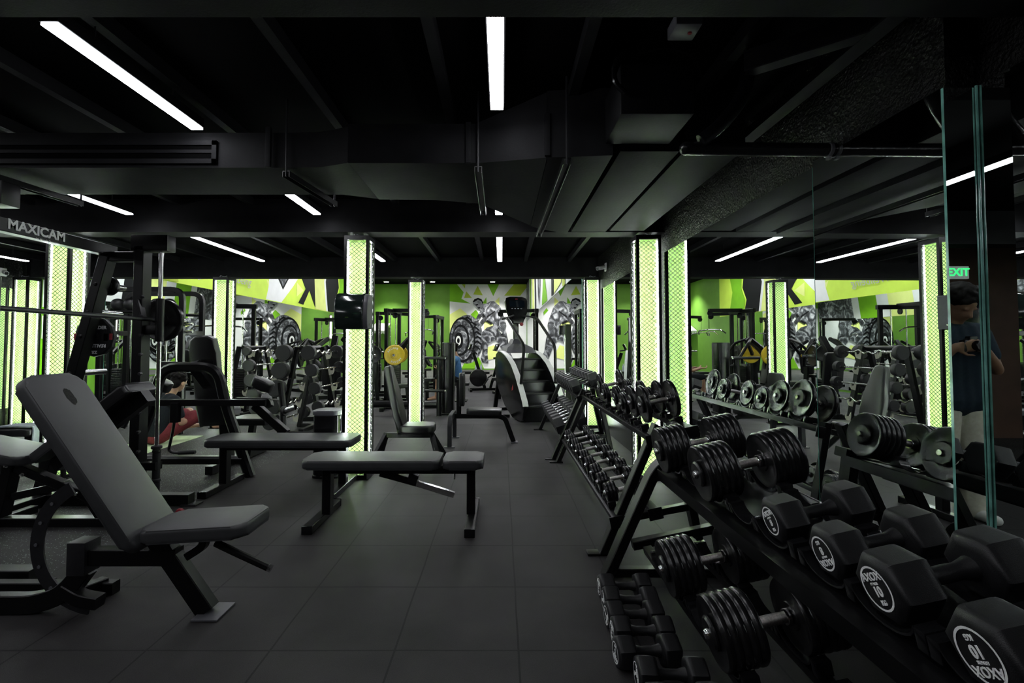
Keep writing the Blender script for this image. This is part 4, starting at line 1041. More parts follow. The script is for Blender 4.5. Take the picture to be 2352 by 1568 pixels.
# ------------------------------------------------------------------ rack with medicine balls
t=thing('power_rack','tall black rounded-tube rack holding a shelf of dark balls behind the arch machine','rack',(-5.1,6.95,0))
for yy,x1_ in ((6.65,-4.50),(7.22,-4.58)):
    MB().bar([(x1_-1.15,yy,0),(x1_-1.15,yy,2.03),(x1_,yy,2.03),(x1_,yy,0)],.07,.055,(0,1,0),.16).build('arch_frame','steel_black',t)
    MB().tube([(x1_-1.15,yy,1.72),(x1_,yy,1.70)],.024,8).build('shelf_bar','steel_black',t)
MB().bar([(-4.50,6.65,1.42),(-4.58,7.22,1.42)],.06,.07).build('side_link','steel_black',t)
MB().bar([(-5.65,6.65,1.42),(-5.73,7.22,1.42)],.06,.07).build('side_link','steel_black',t)
for x,y in ((-4.95,6.98),(-4.80,6.98)): MB().tube([(x,y,.1),(x,y,1.7)],.014,8).build('guide_rod','chrome',t)
MB().box((-4.88,7.0,.55),(.34,.16,.9),bev=.01).build('weight_stack','steel_black',t)
for z in (1.53,1.43): MB().lathe([(.014,0),(.014,.07),(.02,.075),(.02,.10),(0,.10)],(-4.465,6.68,z),(1,0,.1),8).build('cable_peg','chrome',t)
ball=None
for k,x in enumerate((-5.45,-5.27,-5.08,-4.90,-4.72)):
    l='%s dark medicine ball on the tall rack shelf, counted from the mirror side'%order[k]
    if ball is None:
        ball=MB().sphere((0,0,0),.088,(1,1,1),20,12).build('medicine_ball','rubber'); tag(ball,l,'ball','medicine balls on the tall rack'); ball.location=(x,6.70,1.818)
    else: dup(ball,(x,6.70,1.818),0,l)

# ------------------------------------------------------------------ fixed barbells on A-frame racks
def ez(L): 
    return [(0,-L/2,0),(0,-.26,0),(0,-.19,.035),(0,-.08,-.03),(0,0,.012),(0,.08,-.03),(0,.19,.035),(0,.26,0),(0,L/2,0)]
def bell(r,hw,curl,L=1.0):
    t=thing('fixed_barbell','','barbell')
    MB().tube(ez(L) if curl else [(0,-L/2,0),(0,L/2,0)],.0135,10,.03 if curl else 0).build('bar','chrome',t,60)
    for s in (-1,1):
        MB().lathe([(0,0),(r*.86,0),(r*.88,.004),(r*.97,.004),(r,.014),(r,hw-.012),(r*.95,hw),(r*.3,hw),(.02,hw+.012),(0,hw+.012)],(0,s*(L/2+hw),0),(0,-s,0),28).build('end_weight','rubber',t,40)
    return t
def barbell_rack(cx,y0,y1,label,left,right):
    t=thing('barbell_rack',label,'rack',(cx,(y0+y1)/2,0),0,'barbell racks')
    for yy in (y0,y1):
        for s in (-1,1):
            MB().bar([(cx+s*.06,yy,1.22),(cx+s*.29,yy,.03)],.05,.085,(0,1,0)).build('slanted_leg','steel_black',t)
        MB().bar([(cx-.31,yy,.04),(cx+.31,yy,.04)],.05,.06,(0,1,0)).build('foot_bar','steel_black',t)
        for s in (-1,1):
            for z in (1.12,.885,.645,.40,.18):
                x=cx+s*(.06+.23*(1.22-z)/1.19+.045)
                MB().prism([(-.04,-.075),(.03,-.055),(.05,-.01),(.05,.035),(.035,.035),(.03,.0),(-.01,.005),(-.04,.06)],.012,Matrix(((s,0,0,x+s*.02),(0,0,-1,yy-.03),(0,1,0,z-.02),(0,0,0,1)))).build('hook_plate','cream_hook',t)
    MB().tube([(cx,y0,1.20),(cx,y1,1.20)],.035,12).build('top_tube','steel_black',t)
    MB().bar([(cx,y0,.06),(cx,y1,.06)],.06,.06).build('base_tube','steel_black',t)
zs=(1.14,.905,.665,.42,.20)
hx=lambda cx,s,z:cx+s*(.06+.23*(1.22-z)/1.19+.085)
B={}
def bb(r,curl,x,y,z,label):
    k=(r,curl)
    if k not in B: B[k]=o=bell(r,.11 if r>.1 else .085,curl); o.location=(x,y,z)
    else: o=dup(B[k],(x,y,z),0,label)
    o['label']=label; o['group']='fixed barbells'
barbell_rack(-2.75,6.52,7.15,'black A-frame barbell rack with pale hooks behind the bin',0,0)
lv=['top','second','third','fourth','bottom']
for k,z in enumerate(zs):
    bb((.108,.112,.115,.105,.09)[k],k in(0,3),hx(-2.75,-1,z),6.90,z,'fixed barbell on the %s hook, pillar side of the rack behind the bin'%lv[k])
for k,z in enumerate(zs[:4]):
    bb((.100,.085,.082,.078)[k],k in(0,3),hx(-2.75,1,z),6.90,z,'fixed barbell on the %s hook, bin side of the rack behind the bin'%lv[k])
barbell_rack(-4.40,8.05,8.70,'black A-frame barbell rack behind the lit pillar and arch machine',0,0)
for k,z in enumerate(zs):
    bb((.070,.100,.104,.106,.102)[k],k in(0,2),hx(-4.40,1,z),8.42,z,'fixed barbell on the %s hook of the rack behind the lit pillar'%lv[k])

# ------------------------------------------------------------------ stair climber
TH_=R(16.6)
t=thing('stair_climber','black stair climbing machine with white curved side rails and tall console','exercise machine',(.33,7.55,0),TH_)
RT=Matrix.Translation((.33,7.55,0))@Matrix.Rotation(TH_,4,'Z')
def lp(x,s,z): return RT@Vector((x,s,z))
W_=.70
top=[(-.10,.27),(-.06,.345),(.08,.50),(.30,.735),(.55,.925),(.85,1.055),(1.15,1.125),(1.38,1.13)]
prof=top+[(1.52,1.07),(1.585,.94),(1.56,.72),(1.40,.46),(.95,.17),(.50,.02),(.06,.02),(-.02,.06)]
for x0_,nmz in ((0,'side_panel'),(W_-.05,'side_panel')):
    mt=RT@Matrix(((0,0,1,x0_),(1,0,0,0),(0,1,0,0),(0,0,0,1)))
    sp_=MB().prism(prof,.05,mt,.008).build(nmz,'plastic_black',t,40)
    ct=fillet([(x0_+.025,a,b_+.006) for a,b_ in top],.1,3)
    MB().sweep([RT@Vector(p) for p in ct],[(-.006,-.045),(.008,-.045),(.008,.045),(-.006,.045)],up=RT.to_3x3()@Vector((1,0,0))).build('white_rail','white_paint',t,60)
mk=MB(); mk.quad(*[RT@Vector((-.0015,.46+a,.50+b_)) for a,b_ in ((0,0),(.07,-.03),(.07,.02),(0,.09))]); mk.build('red_logo','red_print',t)
for k in range(5):
    s0=.02+.20*k; z0=.27+.185*k
    MB().box(lp(W_/2,s0+.11,z0-.02),(W_-.10,.24,.03),Matrix.Rotation(TH_,3,'Z'),.004).build('step','rubber',t)
    MB().box(lp(W_/2,s0+.012,z0-.11),(W_-.10,.012,.17),Matrix.Rotation(TH_,3,'Z')).build('step_riser','plastic_black',t)
MB().box(lp(W_/2,.30,.12),(W_-.10,.55,.18),Matrix.Rotation(TH_,3,'Z')).build('base_box','plastic_black',t)
shr=MB(); b=shr.bm
q=[]
for (s,hw,z) in ((1.02,.30,1.10),(1.12,.24,1.20),(1.22,.12,1.27),(1.27,.07,1.36)):
    q.append([b.verts.new(lp(W_/2-hw,s,z)),b.verts.new(lp(W_/2+hw,s,z)),b.verts.new(lp(W_/2+hw*.9,1.50,z)),b.verts.new(lp(W_/2-hw*.9,1.50,z))])
for A_,B_ in zip(q,q[1:]):
    for i in range(4): b.faces.new((A_[i],A_[(i+1)%4],B_[(i+1)%4],B_[i]))
b.faces.new(q[0][::-1]); b.faces.new(q[-1]); shr.build('shroud','plastic_grey',t,20)
MB().bar([lp(W_/2,1.36,1.25),lp(W_/2,1.36,1.80)],.10,.09,RT.to_3x3()@Vector((1,0,0)),0,.02).build('console_post','plastic_black',t)
con=[(-.20,.42),(-.225,.36),(-.20,.14),(-.13,.03),(-.10,-.08),(.10,-.08),(.13,.03),(.20,.14),(.225,.36),(.20,.42),(.12,.45),(-.12,.45)]
XX=RT.to_3x3()@Vector((1,0,0)); YY=(RT.to_3x3()@Vector((0,.25,.97))).normalized()
cm=basis(lp(W_/2,1.28,1.72),XX,YY)
cn=MB().prism(con,.07,cm@Matrix.Translation((0,0,-.02)),.02,2).build('console','plastic_black',t,40)
MB().box((cm@Matrix.Translation((0,.30,.051))).translation,(.30,.13,.004),cm.to_3x3()).build('display','night_glass',cn)
MB().box((cm@Matrix.Translation((0,.395,.051))).translation,(.05,.018,.004),cm.to_3x3()).build('console_badge','red_print',cn)
mb=MB()
for a in (-.10,-.04,.02,.08): mb.box((cm@Matrix.Translation((a,.205,.051))).translation,(.03,.014,.004),cm.to_3x3())
mb.build('key','grey_print',cn)
MB().lathe([(.035,0),(.035,.015),(.022,.03),(0,.032)],(cm@Matrix.Translation((.06,-.10,.04))).translation,cm.to_3x3()@Vector((0,0,1)),14).build('stop_button','red_wheel',cn)
for sx in (0,1):
    f=lambda x,s,z:lp(x if sx==0 else W_-x,s,z)
    MB().tube([f(.03,1.18,1.73),f(.06,1.0,1.74),f(.08,.12,1.235),f(.045,.18,.62)],.025,10,.12).build('handrail','steel_black',t)
    MB().lathe([(.03,0),(.03,.02),(.02,.03)],f(.045,.18,.605),UP,10).build('rail_socket','plastic_black',t)
    MB().tube([f(.06,1.0,1.74),f(.20,1.10,1.78),f(.26,1.25,1.80),f(.30,1.30,1.79)],.017,8,.06).build('front_grip','steel_grey',t)
    MB().bar([f(.04,1.46,.60),f(.0,1.58,.03)],.06,.07,XX).build('rear_leg','steel_black',t)
MB().bar([lp(-.02,1.58,.03),lp(W_+.02,1.58,.03)],.06,.05).build('rear_foot','steel_black',t)
MB().bar([lp(.0,.65,.03),lp(-.25,.72,.03)],.05,.05).build('outrigger','steel_black',t)
# ------------------------------------------------------------------ machines in the far hall
def plate_press(yellow=False):
    t=thing('plate_loaded_machine','','exercise machine')
    MB().bar([(-.62,0,.045),(.62,0,.045)],.09,.08).build('base_rail','steel_black',t)
    if yellow:
        yl=[]
    for x in (-.58,.52): MB().bar([(x,-.42,.035),(x,.42,.035)],.08,.07).build('foot_bar','steel_black',t)
    MB().bar([(-.50,0,.08),(-.42,0,1.05),(-.10,0,1.38)],.08,.10,(0,1,0),.15).build('main_post','steel_black',t)
    pad('backrest',t,(-.36,0,.50),(-.46,0,1.12),(1,0,.16),.30,.07,.02,.05,'vinyl_dark')
    pad('seat',t,(-.34,0,.47),(.06,0,.50),UP,.32,.07,.02,.05,'vinyl_dark')
    MB().bar([(-.14,0,.42),(-.10,0,.08)],.07,.07,(0,1,0)).build('seat_post','steel_black',t)
    for s in (-1,1):
        MB().tube([(-.12,s*.12,1.36),(.0,s*.36,1.30),(.18,s*.46,1.05),(.30,s*.42,.86)],.028,10,.1).build('lever_arm','steel_black',t)
        MB().tube([(.30,s*.42,.86),(.34,s*.24,.84)],.018,8).build('hand_grip','rubber',t)
        MB().bar([(-.12,s*.12,1.36),(-.34,s*.44,1.06)],.05,.07).build('weight_arm','steel_black',t)
        MB().lathe([(.024,0),(.024,.30),(0,.30)],(-.34,s*.42,1.06),(0,s,0),12).build('plate_horn','chrome',t)
        MB().lathe(plate_mesh(.19,.045),(-.34,s*.50,1.06),(0,s,0),28).build('weight_plate','yellow_plate' if yellow else 'iron',t)
        if yellow and s<0:
            wp=[o for o in bpy.data.objects if o.parent==t and o.name.startswith('weight_plate')][-1]
            for word,a0 in (('ARCANE',150),('ARCANE',-30)):
                for i_,ch in enumerate(word):
                    g=R(a0-17*i_); c_=Vector((-.34+.128*math.cos(g),-.546,1.06+.128*math.sin(g)))
                    lettering(ch,.045,'white_print',wp,basis(c_,(math.sin(g),0,-math.cos(g)),(math.cos(g),0,math.sin(g))),bold=.001)
    return t
def cable_tower():
    t=thing('cable_machine','','exercise machine')
    for y in (-.34,.34):
        MB().bar([(0,y,0),(0,y,2.02)],.07,.07).build('upright','steel_black',t)
    MB().bar([(0,-.40,2.02),(0,.40,2.02)],.08,.09).build('top_beam','steel_black',t)
    MB().bar([(0,0,2.05),(.85,0,2.03)],.07,.08).build('pull_arm','steel_black',t)
    MB().bar([(-.3,-.34,.035),(.5,-.34,.035)],.07,.07).build('foot_bar','steel_black',t); MB().bar([(-.3,.34,.035),(.5,.34,.035)],.07,.07).build('foot_bar','steel_black',t)
    mb=MB()
    for k in range(14): mb.box((0,0,.17+.045*k),(.16,.42,.040),bev=.004)
    mb.build('weight_stack','iron',t)
    for y in (-.14,.14): MB().tube([(0,y,.08),(0,y,1.99)],.012,8).build('guide_rod','chrome',t)
    for x,z in ((.82,1.97),(.05,1.93)): MB().lathe([(.02,0),(.065,.0),(.055,.012),(.065,.024),(.02,.024)],(x,-.012,z),(0,1,0),18).build('pulley','plastic_black',t)
    MB().tube([(.86,0,1.97),(.86,0,1.62)],.004,5).build('cable','plastic_black',t)
    MB().tube([(.78,-.48,1.50),(.84,-.40,1.58),(.86,0,1.60),(.84,.40,1.58),(.78,.48,1.50)],.014,8,.05).build('pull_bar','chrome',t)
    pad('seat',t,(.66,0,.50),(1.02,0,.50),UP,.32,.07,.02,.05,'vinyl_dark')
    MB().bar([(.84,0,.46),(.84,0,0)],.07,.07,(1,0,0)).build('seat_post','steel_black',t)
    return t
def bike():
    t=thing('exercise_bike','','exercise bike')
    for x in (-.45,.50): MB().bar([(x,-.25,.03),(x,.25,.03)],.06,.06).build('foot_bar','steel_black',t)
    MB().bar([(-.45,0,.05),(.50,0,.05)],.07,.07).build('base_rail','steel_black',t)
    MB().lathe([(.0,-.05),(.20,-.05),(.235,-.03),(.235,.03),(.20,.05),(0,.05)],(.28,0,.36),(0,1,0),28).build('flywheel','iron',t)
    MB().bar([(.10,0,.08),(.42,0,1.05)],.08,.07,(0,1,0)).build('front_post','steel_black',t)
    MB().bar([(-.05,0,.08),(-.28,0,.86)],.07,.06,(0,1,0)).build('seat_post','steel_black',t)
    MB().prism([(-.14,-.11),(-.04,-.12),(.10,-.03),(.15,0),(.10,.03),(-.04,.12),(-.14,.11)],.06,Matrix.Translation((-.28,0,.86)),.02).build('saddle','vinyl_dark',t)
    MB().tube([(.52,-.24,1.12),(.40,-.22,1.10),(.40,.22,1.10),(.52,.24,1.12)],.016,8,.06).build('handlebar','rubber',t)
    MB().box((.50,0,1.20),(.05,.22,.15),Euler((0,R(-25),0)),.012).build('console','plastic_black',t)
    for s in (-1,1): MB().bar([(.02,s*.09,.34),(.02+.12*s,s*.10,.30-.12*s),(.02+.12*s,s*.20,.30-.12*s)],.03,.03).build('crank','steel_grey',t)
    return t
pp=plate_press(); py=plate_press(True); ct=cable_tower(); bk=bike()
used=set()
def place(o,x,y,rz,label,group,z=0):
    if o.name in used: n_=dup(o,(x,y,z),rz,label)
    else: used.add(o.name); o.location=(x,y,z); o.rotation_euler=(0,0,rz); n_=o; o['label']=label
    n_['group']=group
GM='machines in the far hall'
place(py,-1.72,9.35,R(8),'plate-loaded machine carrying yellow plates behind the second lit pillar',GM)
place(pp,-3.1,9.9,R(200),'plate-loaded machine seen through the gap beside the shoulder-press chair',GM)
place(pp,-4.3,10.8,R(30),'plate-loaded machine with raised levers behind the barbell racks',GM)
place(pp,-5.3,12.6,R(150),'plate-loaded machine before the hall mirror, far behind the barbell racks',GM)
place(pp,-3.9,13.6,R(80),'plate-loaded machine in the middle of the hall, deeper than the barbell racks',GM)
place(pp,-2.4,15.2,R(-60),'plate-loaded machine deep in the hall beyond the yellow plates',GM)
place(ct,-3.1,11.9,R(10),'cable tower with a long pull arm against the plain green wall',GM)
place(ct,-1.75,13.2,R(170),'cable tower standing left of the painted tyre',GM)
place(ct,-5.3,9.4,R(-80),'cable tower near the hall mirror behind the ball rack',GM)
place(ct,-5.4,14.5,R(-30),'cable tower deep in the hall beneath the yellow band',GM)
place(ct,.80,11.0,R(180),'cable tower against the hall mirror behind the stair climber',GM)
place(bk,.35,12.2,R(200),'exercise bike behind the stair climber console',GM)
place(bk,-.35,12.9,R(190),'exercise bike beside the bench with water bottles',GM)
place(pp,-6.5,4.6,R(0),'plate-loaded machine by the far side mirror behind the rack machine',GM)
place(ct,-6.7,2.2,R(0),'cable tower near the far side mirror, close to the camera end',GM)
place(pp,-2.95,8.45,R(100),'plate-loaded machine in the gap between the dispenser pillar and barbell racks',GM)
place(ct,-2.5,10.9,R(-12),'cable tower showing left of the second lit pillar, behind the press chair',GM)
place(bk,-4.3,-.6,R(70),'exercise bike behind the camera near the door',GM)
t=thing('pad_stool','low black padded stool partly hidden by the near incline bench','stool',(-4.72,4.75,0))
MB().prism(rrect(.36,.34,.05),.07,Matrix.Translation((-4.72,4.75,.36)),.02,3).build('seat_pad','vinyl_dark',t,50)
for sx in (-1,1):
    for sy in (-1,1): MB().bar([(-4.72+sx*.12,4.75+sy*.11,.36),(-4.72+sx*.14,4.75+sy*.13,0)],.035,.035,(1,0,0)).build('leg','steel_black',t)
mb=MB(); mb.sweep([Vector(p) for p in fillet([(-4.922,4.70,.34),(-4.92,4.70,.448),(-4.72,4.72,.452),(-4.53,4.70,.448),(-4.518,4.69,.40),(-4.517,4.68,.27)],.03)],[(-.006,-.10),(.006,-.10),(.009,0),(.006,.10),(-.006,.10)],(0,1,0)); 
o=mb.build('towel','fabric_grey',ang=60); tag(o,'grey towel draped over the low padded stool','towel')
# tall selector column
t=thing('weight_column','tall black enclosed weight column in front of the yellow plates','exercise machine',(-.96,8.55,0))
MB().prism(rrect(.215,.34,.05),1.26,Matrix.Translation((-.96,8.62,.03)),.02).build('shroud','plastic_black',t,50)
MB().prism(rrect(.25,.38,.05),.03,Matrix.Translation((-.96,8.62,0)),.005).build('base_plate','steel_black',t,50)
MB().tube([(-1.09,8.30,0),(-1.09,8.30,1.03)],.045,14).build('side_post','steel_black',t)
for z in (.45,1.02): MB().tube([(-1.5,8.33,z),(-1.28,8.26,z),(-.98,8.24,z)],.026,10,.06).build('curved_rail','steel_black',t); 
for z in (.45,1.02): MB().lathe([(.03,0),(.03,.02),(.02,.026),(0,.026)],(-.985,8.24,z),(1,0,0),12).build('rail_cap','chrome',t)
MB().tube([(-2.35,8.42,.20),(-1.1,8.36,.20)],.062,12).build('base_rail','steel_black',t)
MB().lathe([(.05,0),(.05,.012),(0,.012)],(-1.09,8.30,0),UP,14).build('post_foot','chrome',t)
t=thing('weight_column','slim chrome-edged cable column before the hall mirror right of the stair climber','exercise machine',(1.16,8.1,0))
MB().bar([(1.14,8.1,0),(1.14,8.1,1.60)],.10,.12).build('column','steel_black',t); MB().bar([(1.08,8.04,.05),(1.08,8.04,1.55)],.02,.03).build('guide_rail','chrome',t)
MB().box((1.05,8.08,1.50),(.12,.14,.16),bev=.01).build('pulley_box','plastic_black',t)
# flat benches with bottles
t=thing('long_bench','low dark bench far back carrying two water bottles','bench',(-.9,13.9,0))
pad('seat_pad',t,(-1.5,14.05,.47),(-.35,14.05,.47),UP,.34,.07,.02,.05,'vinyl_dark')
for x in (-1.3,-.5): MB().bar([(x,13.9,0),(x,13.95,.40),(x,14.15,.40),(x,14.2,0)],.06,.05,(1,0,0),.05).build('leg','steel_black',t)
def bottle():
    t=thing('water_bottle','','bottle')
    MB().lathe([(.0,0),(.032,0),(.034,.01),(.034,.13),(.028,.16),(.013,.19),(.013,.205),(0,.205)],(0,0,0),UP,14).build('bottle_body','bottle_plastic',t,50)
    MB().lathe([(.016,.20),(.016,.222),(0,.222)],(0,0,0),UP,10).build('cap','white_plastic',t); return t
w=bottle(); w.location=(-.75,14.05,.47); w['label']='clear water bottle on the low far bench, nearer the tyre'; w['group']='water bottles'
dup(w,(-.60,14.05,.47),0,'clear water bottle on the low far bench, nearer the stair climber')
# awning at the green wall
t=thing('awning','small white scalloped canopy on the green wall','awning',(-5.6,23,1.9))
mb=MB(); mb.bar([(-6.0,23.9,2.35),(-6.0,22.9,1.95)],.75,.02,(0,0,1)); mb.build('canopy','awning',t)
mb=MB()
for k in range(6): mb.prism([(-.0625,0),(.0625,0),(.04,-.13),(0,-.16),(-.04,-.13)],.012,Matrix(((1,0,0,-6.3125+.125*k),(0,0,-1,22.9),(0,1,0,1.95),(0,0,0,1))))
mb.build('valance','awning',t)

# ------------------------------------------------------------------ exercise mat
o=MB().prism(rrect(.60,1.55,.02),.006,Matrix.Translation((-4.37,5.74,0)),.002).build('exercise_mat','mat_green',ang=50); tag(o,'pale green marbled exercise mat under the seated man','mat')

# ------------------------------------------------------------------ people
def remesh(mb,vox,smooth=4):
    me=bpy.data.meshes.new('tmp'); bmesh.ops.recalc_face_normals(mb.bm,faces=mb.bm.faces); mb.bm.to_mesh(me); mb.bm.free()
    o=bpy.data.objects.new('tmp',me); COL.objects.link(o)
    r=o.modifiers.new('r','REMESH'); r.mode='VOXEL'; r.voxel_size=vox; r.use_smooth_shade=True
    s=o.modifiers.new('s','SMOOTH'); s.factor=.5; s.iterations=smooth
    dg=bpy.context.evaluated_depsgraph_get(); dg.update()
    out=bpy.data.meshes.new_from_object(o.evaluated_get(dg)); bpy.data.objects.remove(o)
    return out
def fin(me,name,m,parent=None):
    me.name=name; me.materials.clear(); me.materials.append(M[m]); me.polygons.foreach_set('use_smooth',[True]*len(me.polygons))
    o=bpy.data.objects.new(name,me); COL.objects.link(o)
    if parent is not None: o.parent=parent
    return o
def chain(mb,pts,rs):
    for i in range(len(pts)-1): mb.cone(pts[i],pts[i+1],rs[i],rs[i+1],14)
def hand(mb,w,d,nrm,sc=1.,curl=35,side=1):
    """palm from wrist w along d, palm normal nrm, five bent fingers"""
    d=Vector(d).normalized(); nrm=Vector(nrm); nrm=(nrm-d*nrm.dot(d)).normalized(); s=d.cross(nrm)*side
    w=Vector(w)
    for k,u in enumerate((-.030,-.010,.010,.030)):
        mb.cone(w+s*u*.6*sc,w+d*.085*sc+s*u*sc,.014*sc,.0115*sc,10)
    for k,(u,L_) in enumerate(((-.032,.062),(-.011,.076),(.011,.082),(.032,.072))):
        p=w+d*.085*sc+s*u*sc; dr=Vector(d); r_=.0092
        for seg in range(3):
            dr=(Matrix.Rotation(R(-curl if seg else -curl*.6),3,s)@dr) if side>0 else (Matrix.Rotation(R(curl if seg else curl*.6),3,s)@dr)
            if dr.dot(nrm)<0 and seg==0: pass
            q=p+dr*L_*sc*(.44,.32,.26)[seg]; mb.cone(p,q,r_*sc,(r_-.0008)*sc,8); p=q; r_-=.0008
    p=w+d*.025*sc+s*.030*sc; q=p+(d*.55+s*.6+nrm*.35).normalized()*.042*sc; mb.cone(p,q,.013*sc,.010*sc,8); mb.cone(q,q+(d*.9+s*.15+nrm*.4).normalized()*.034*sc,.010*sc,.008*sc,8)
def head(mb,c,fwd,up,sc=1.):
    fwd=Vector(fwd).normalized(); up=Vector(up); up=(up-fwd*up.dot(fwd)).normalized(); rt=fwd.cross(up)
    rm=Matrix((rt,fwd,up)).transposed(); e=rm.to_euler(); c=Vector(c)
    P=lambda a,b_,z:c+(rt*a+fwd*b_+up*z)*sc
    mb.sphere(P(0,-.005,.03),.092*sc,(.83,1.02,1.0),18,12,e)
    mb.sphere(P(0,.03,-.035),.072*sc,(.86,.95,1.08),16,10,e)
    mb.sphere(P(0,.062,-.088),.030*sc,(1.1,.8,.7),12,8,e)
    mb.cone(P(0,.088,.012),P(0,.108,-.026),.010*sc,.015*sc,8)
    for s in (-1,1):
        mb.sphere(P(s*.080,-.008,-.005),.030*sc,(.35,.7,1.05),10,8,e); mb.sphere(P(s*.032,.080,.020),.018*sc,(1.2,.6,.6),10,8,e)
    mb.sphere(P(0,.088,-.056),.020*sc,(1.3,.5,.5),10,8,e)
    return P,e
def hairpiece(c,fwd,up,sc=1.,seed=1,n=70):
    rnd=random.Random(seed); fwd=Vector(fwd).normalized(); up=Vector(up); up=(up-fwd*up.dot(fwd)).normalized(); rt=fwd.cross(up)
    mb=MB(); c=Vector(c); P=lambda a,b_,z:c+(rt*a+fwd*b_+up*z)*sc
    e=Matrix((rt,fwd,up)).transposed().to_euler()
    mb.sphere(P(0,-.022,.052),.092*sc,(.90,1.0,.88),18,12,e); mb.sphere(P(0,-.050,-.012),.070*sc,(1.12,.75,1.1),14,10,e)
    for k in range(n):
        a=rnd.uniform(0,2*PI); z=rnd.uniform(.0,1.); r_=math.sqrt(max(0,1-z*z))
        mb.sphere(P(.080*r_*math.cos(a),-.025+.090*r_*math.sin(a)*(1 if math.sin(a)<0 else .93),.052+.080*z),.019*sc,(1,1,.8),8,6)
    return remesh(mb,.0065*sc,2)
def seated_man():
    hip=Vector((-4.36,6.0,.115)); f=Vector((.56,.83,0)).normalized(); rt=Vector((.83,-.56,0)).normalized(); up=Vector((0,0,1))
    A=lambda r_,f_,u:hip+rt*r_+f*f_+up*u
    neck=A(.0,.155,.475); hc=A(.02,.235,.640); hf=Vector((.12,.93,-.35)).normalized()
    skin=MB()
    head(skin,hc,hf,up+f*.5,1.0)
    chain(skin,[A(0,.13,.44),A(.01,.20,.58)],[.058,.052])
    tor=[(A(0,-.01,.02),.125),(A(0,.0,.16),.125),(A(0,.06,.31),.135),(A(0,.12,.42),.10)]
    def torso(mb,g):
        for (p,r_),(q,r2) in zip(tor,tor[1:]):
            for s in (-.07,.07): mb.cone(p+rt*s,q+rt*s,r_+g-.025,r2+g-.025,16)
        for s in (-1,1): mb.cone(A(s*.06,.13,.43),A(s*.175,.13,.405),.06+g,.066+g,14)
    torso(skin,-.012)
    arms={}
    for s in (-1,1):
        sh=A(s*.19,.135,.395); el=A(s*.23,.20,.145) if s>0 else A(s*.22,.18,.15); wr=A(s*.09,.36,.17)
        chain(skin,[sh,el],[.050,.040]); chain(skin,[el,el.lerp(wr,.35),wr],[.040,.041,.027]); hand(skin,wr,(f*.6-rt*s*.6-up*.1),-up,1.,25,s)
        arms[s]=(sh,el)
        kn=A(s*.16,.44,.225); an=A(s*.06,.40,.05) if s<0 else A(s*.24,.62,.05)
        chain(skin,[A(s*.085,.02,.0),kn],[.085,.058]); chain(skin,[kn,kn.lerp(an,.3),an],[.056,.055,.036])
        ft=an+(f*.16+rt*s*.05-up*.015); chain(skin,[an-f*.03,ft],[.036,.028])
    o=fin(remesh(skin,.0085,3),'person','skin'); tag(o,'man in a black t-shirt and dark red shorts sitting bent over on the exercise mat','person')
    sh=MB(); torso(sh,.022)
    for s in (-1,1): sh.cone(arms[s][0],arms[s][0].lerp(arms[s][1],.62),.068,.062,14)
    fin(remesh(sh,.010,3),'t_shirt','black_cloth',o)
    so=MB()
    so.cone(A(-.075,-.02,-.005),A(.075,-.02,-.005),.108,.108,16)
    for s in (-1,1):
        kn=A(s*.16,.44,.225); so.cone(A(s*.085,.0,.0),A(s*.085,.0,.0).lerp(kn,.86),.112,.088,16)
    fin(remesh(so,.010,3),'shorts','maroon_cloth',o)
    fin(hairpiece(hc,hf,up+f*.5,1.04,3,90),'hair','hair',o)
    lettering('U',.03,'grey_print',o,basis(tor[3][0]-f*.118-up*.01,rt,up),name='shirt_print') if False else None
    return o
seated_man()
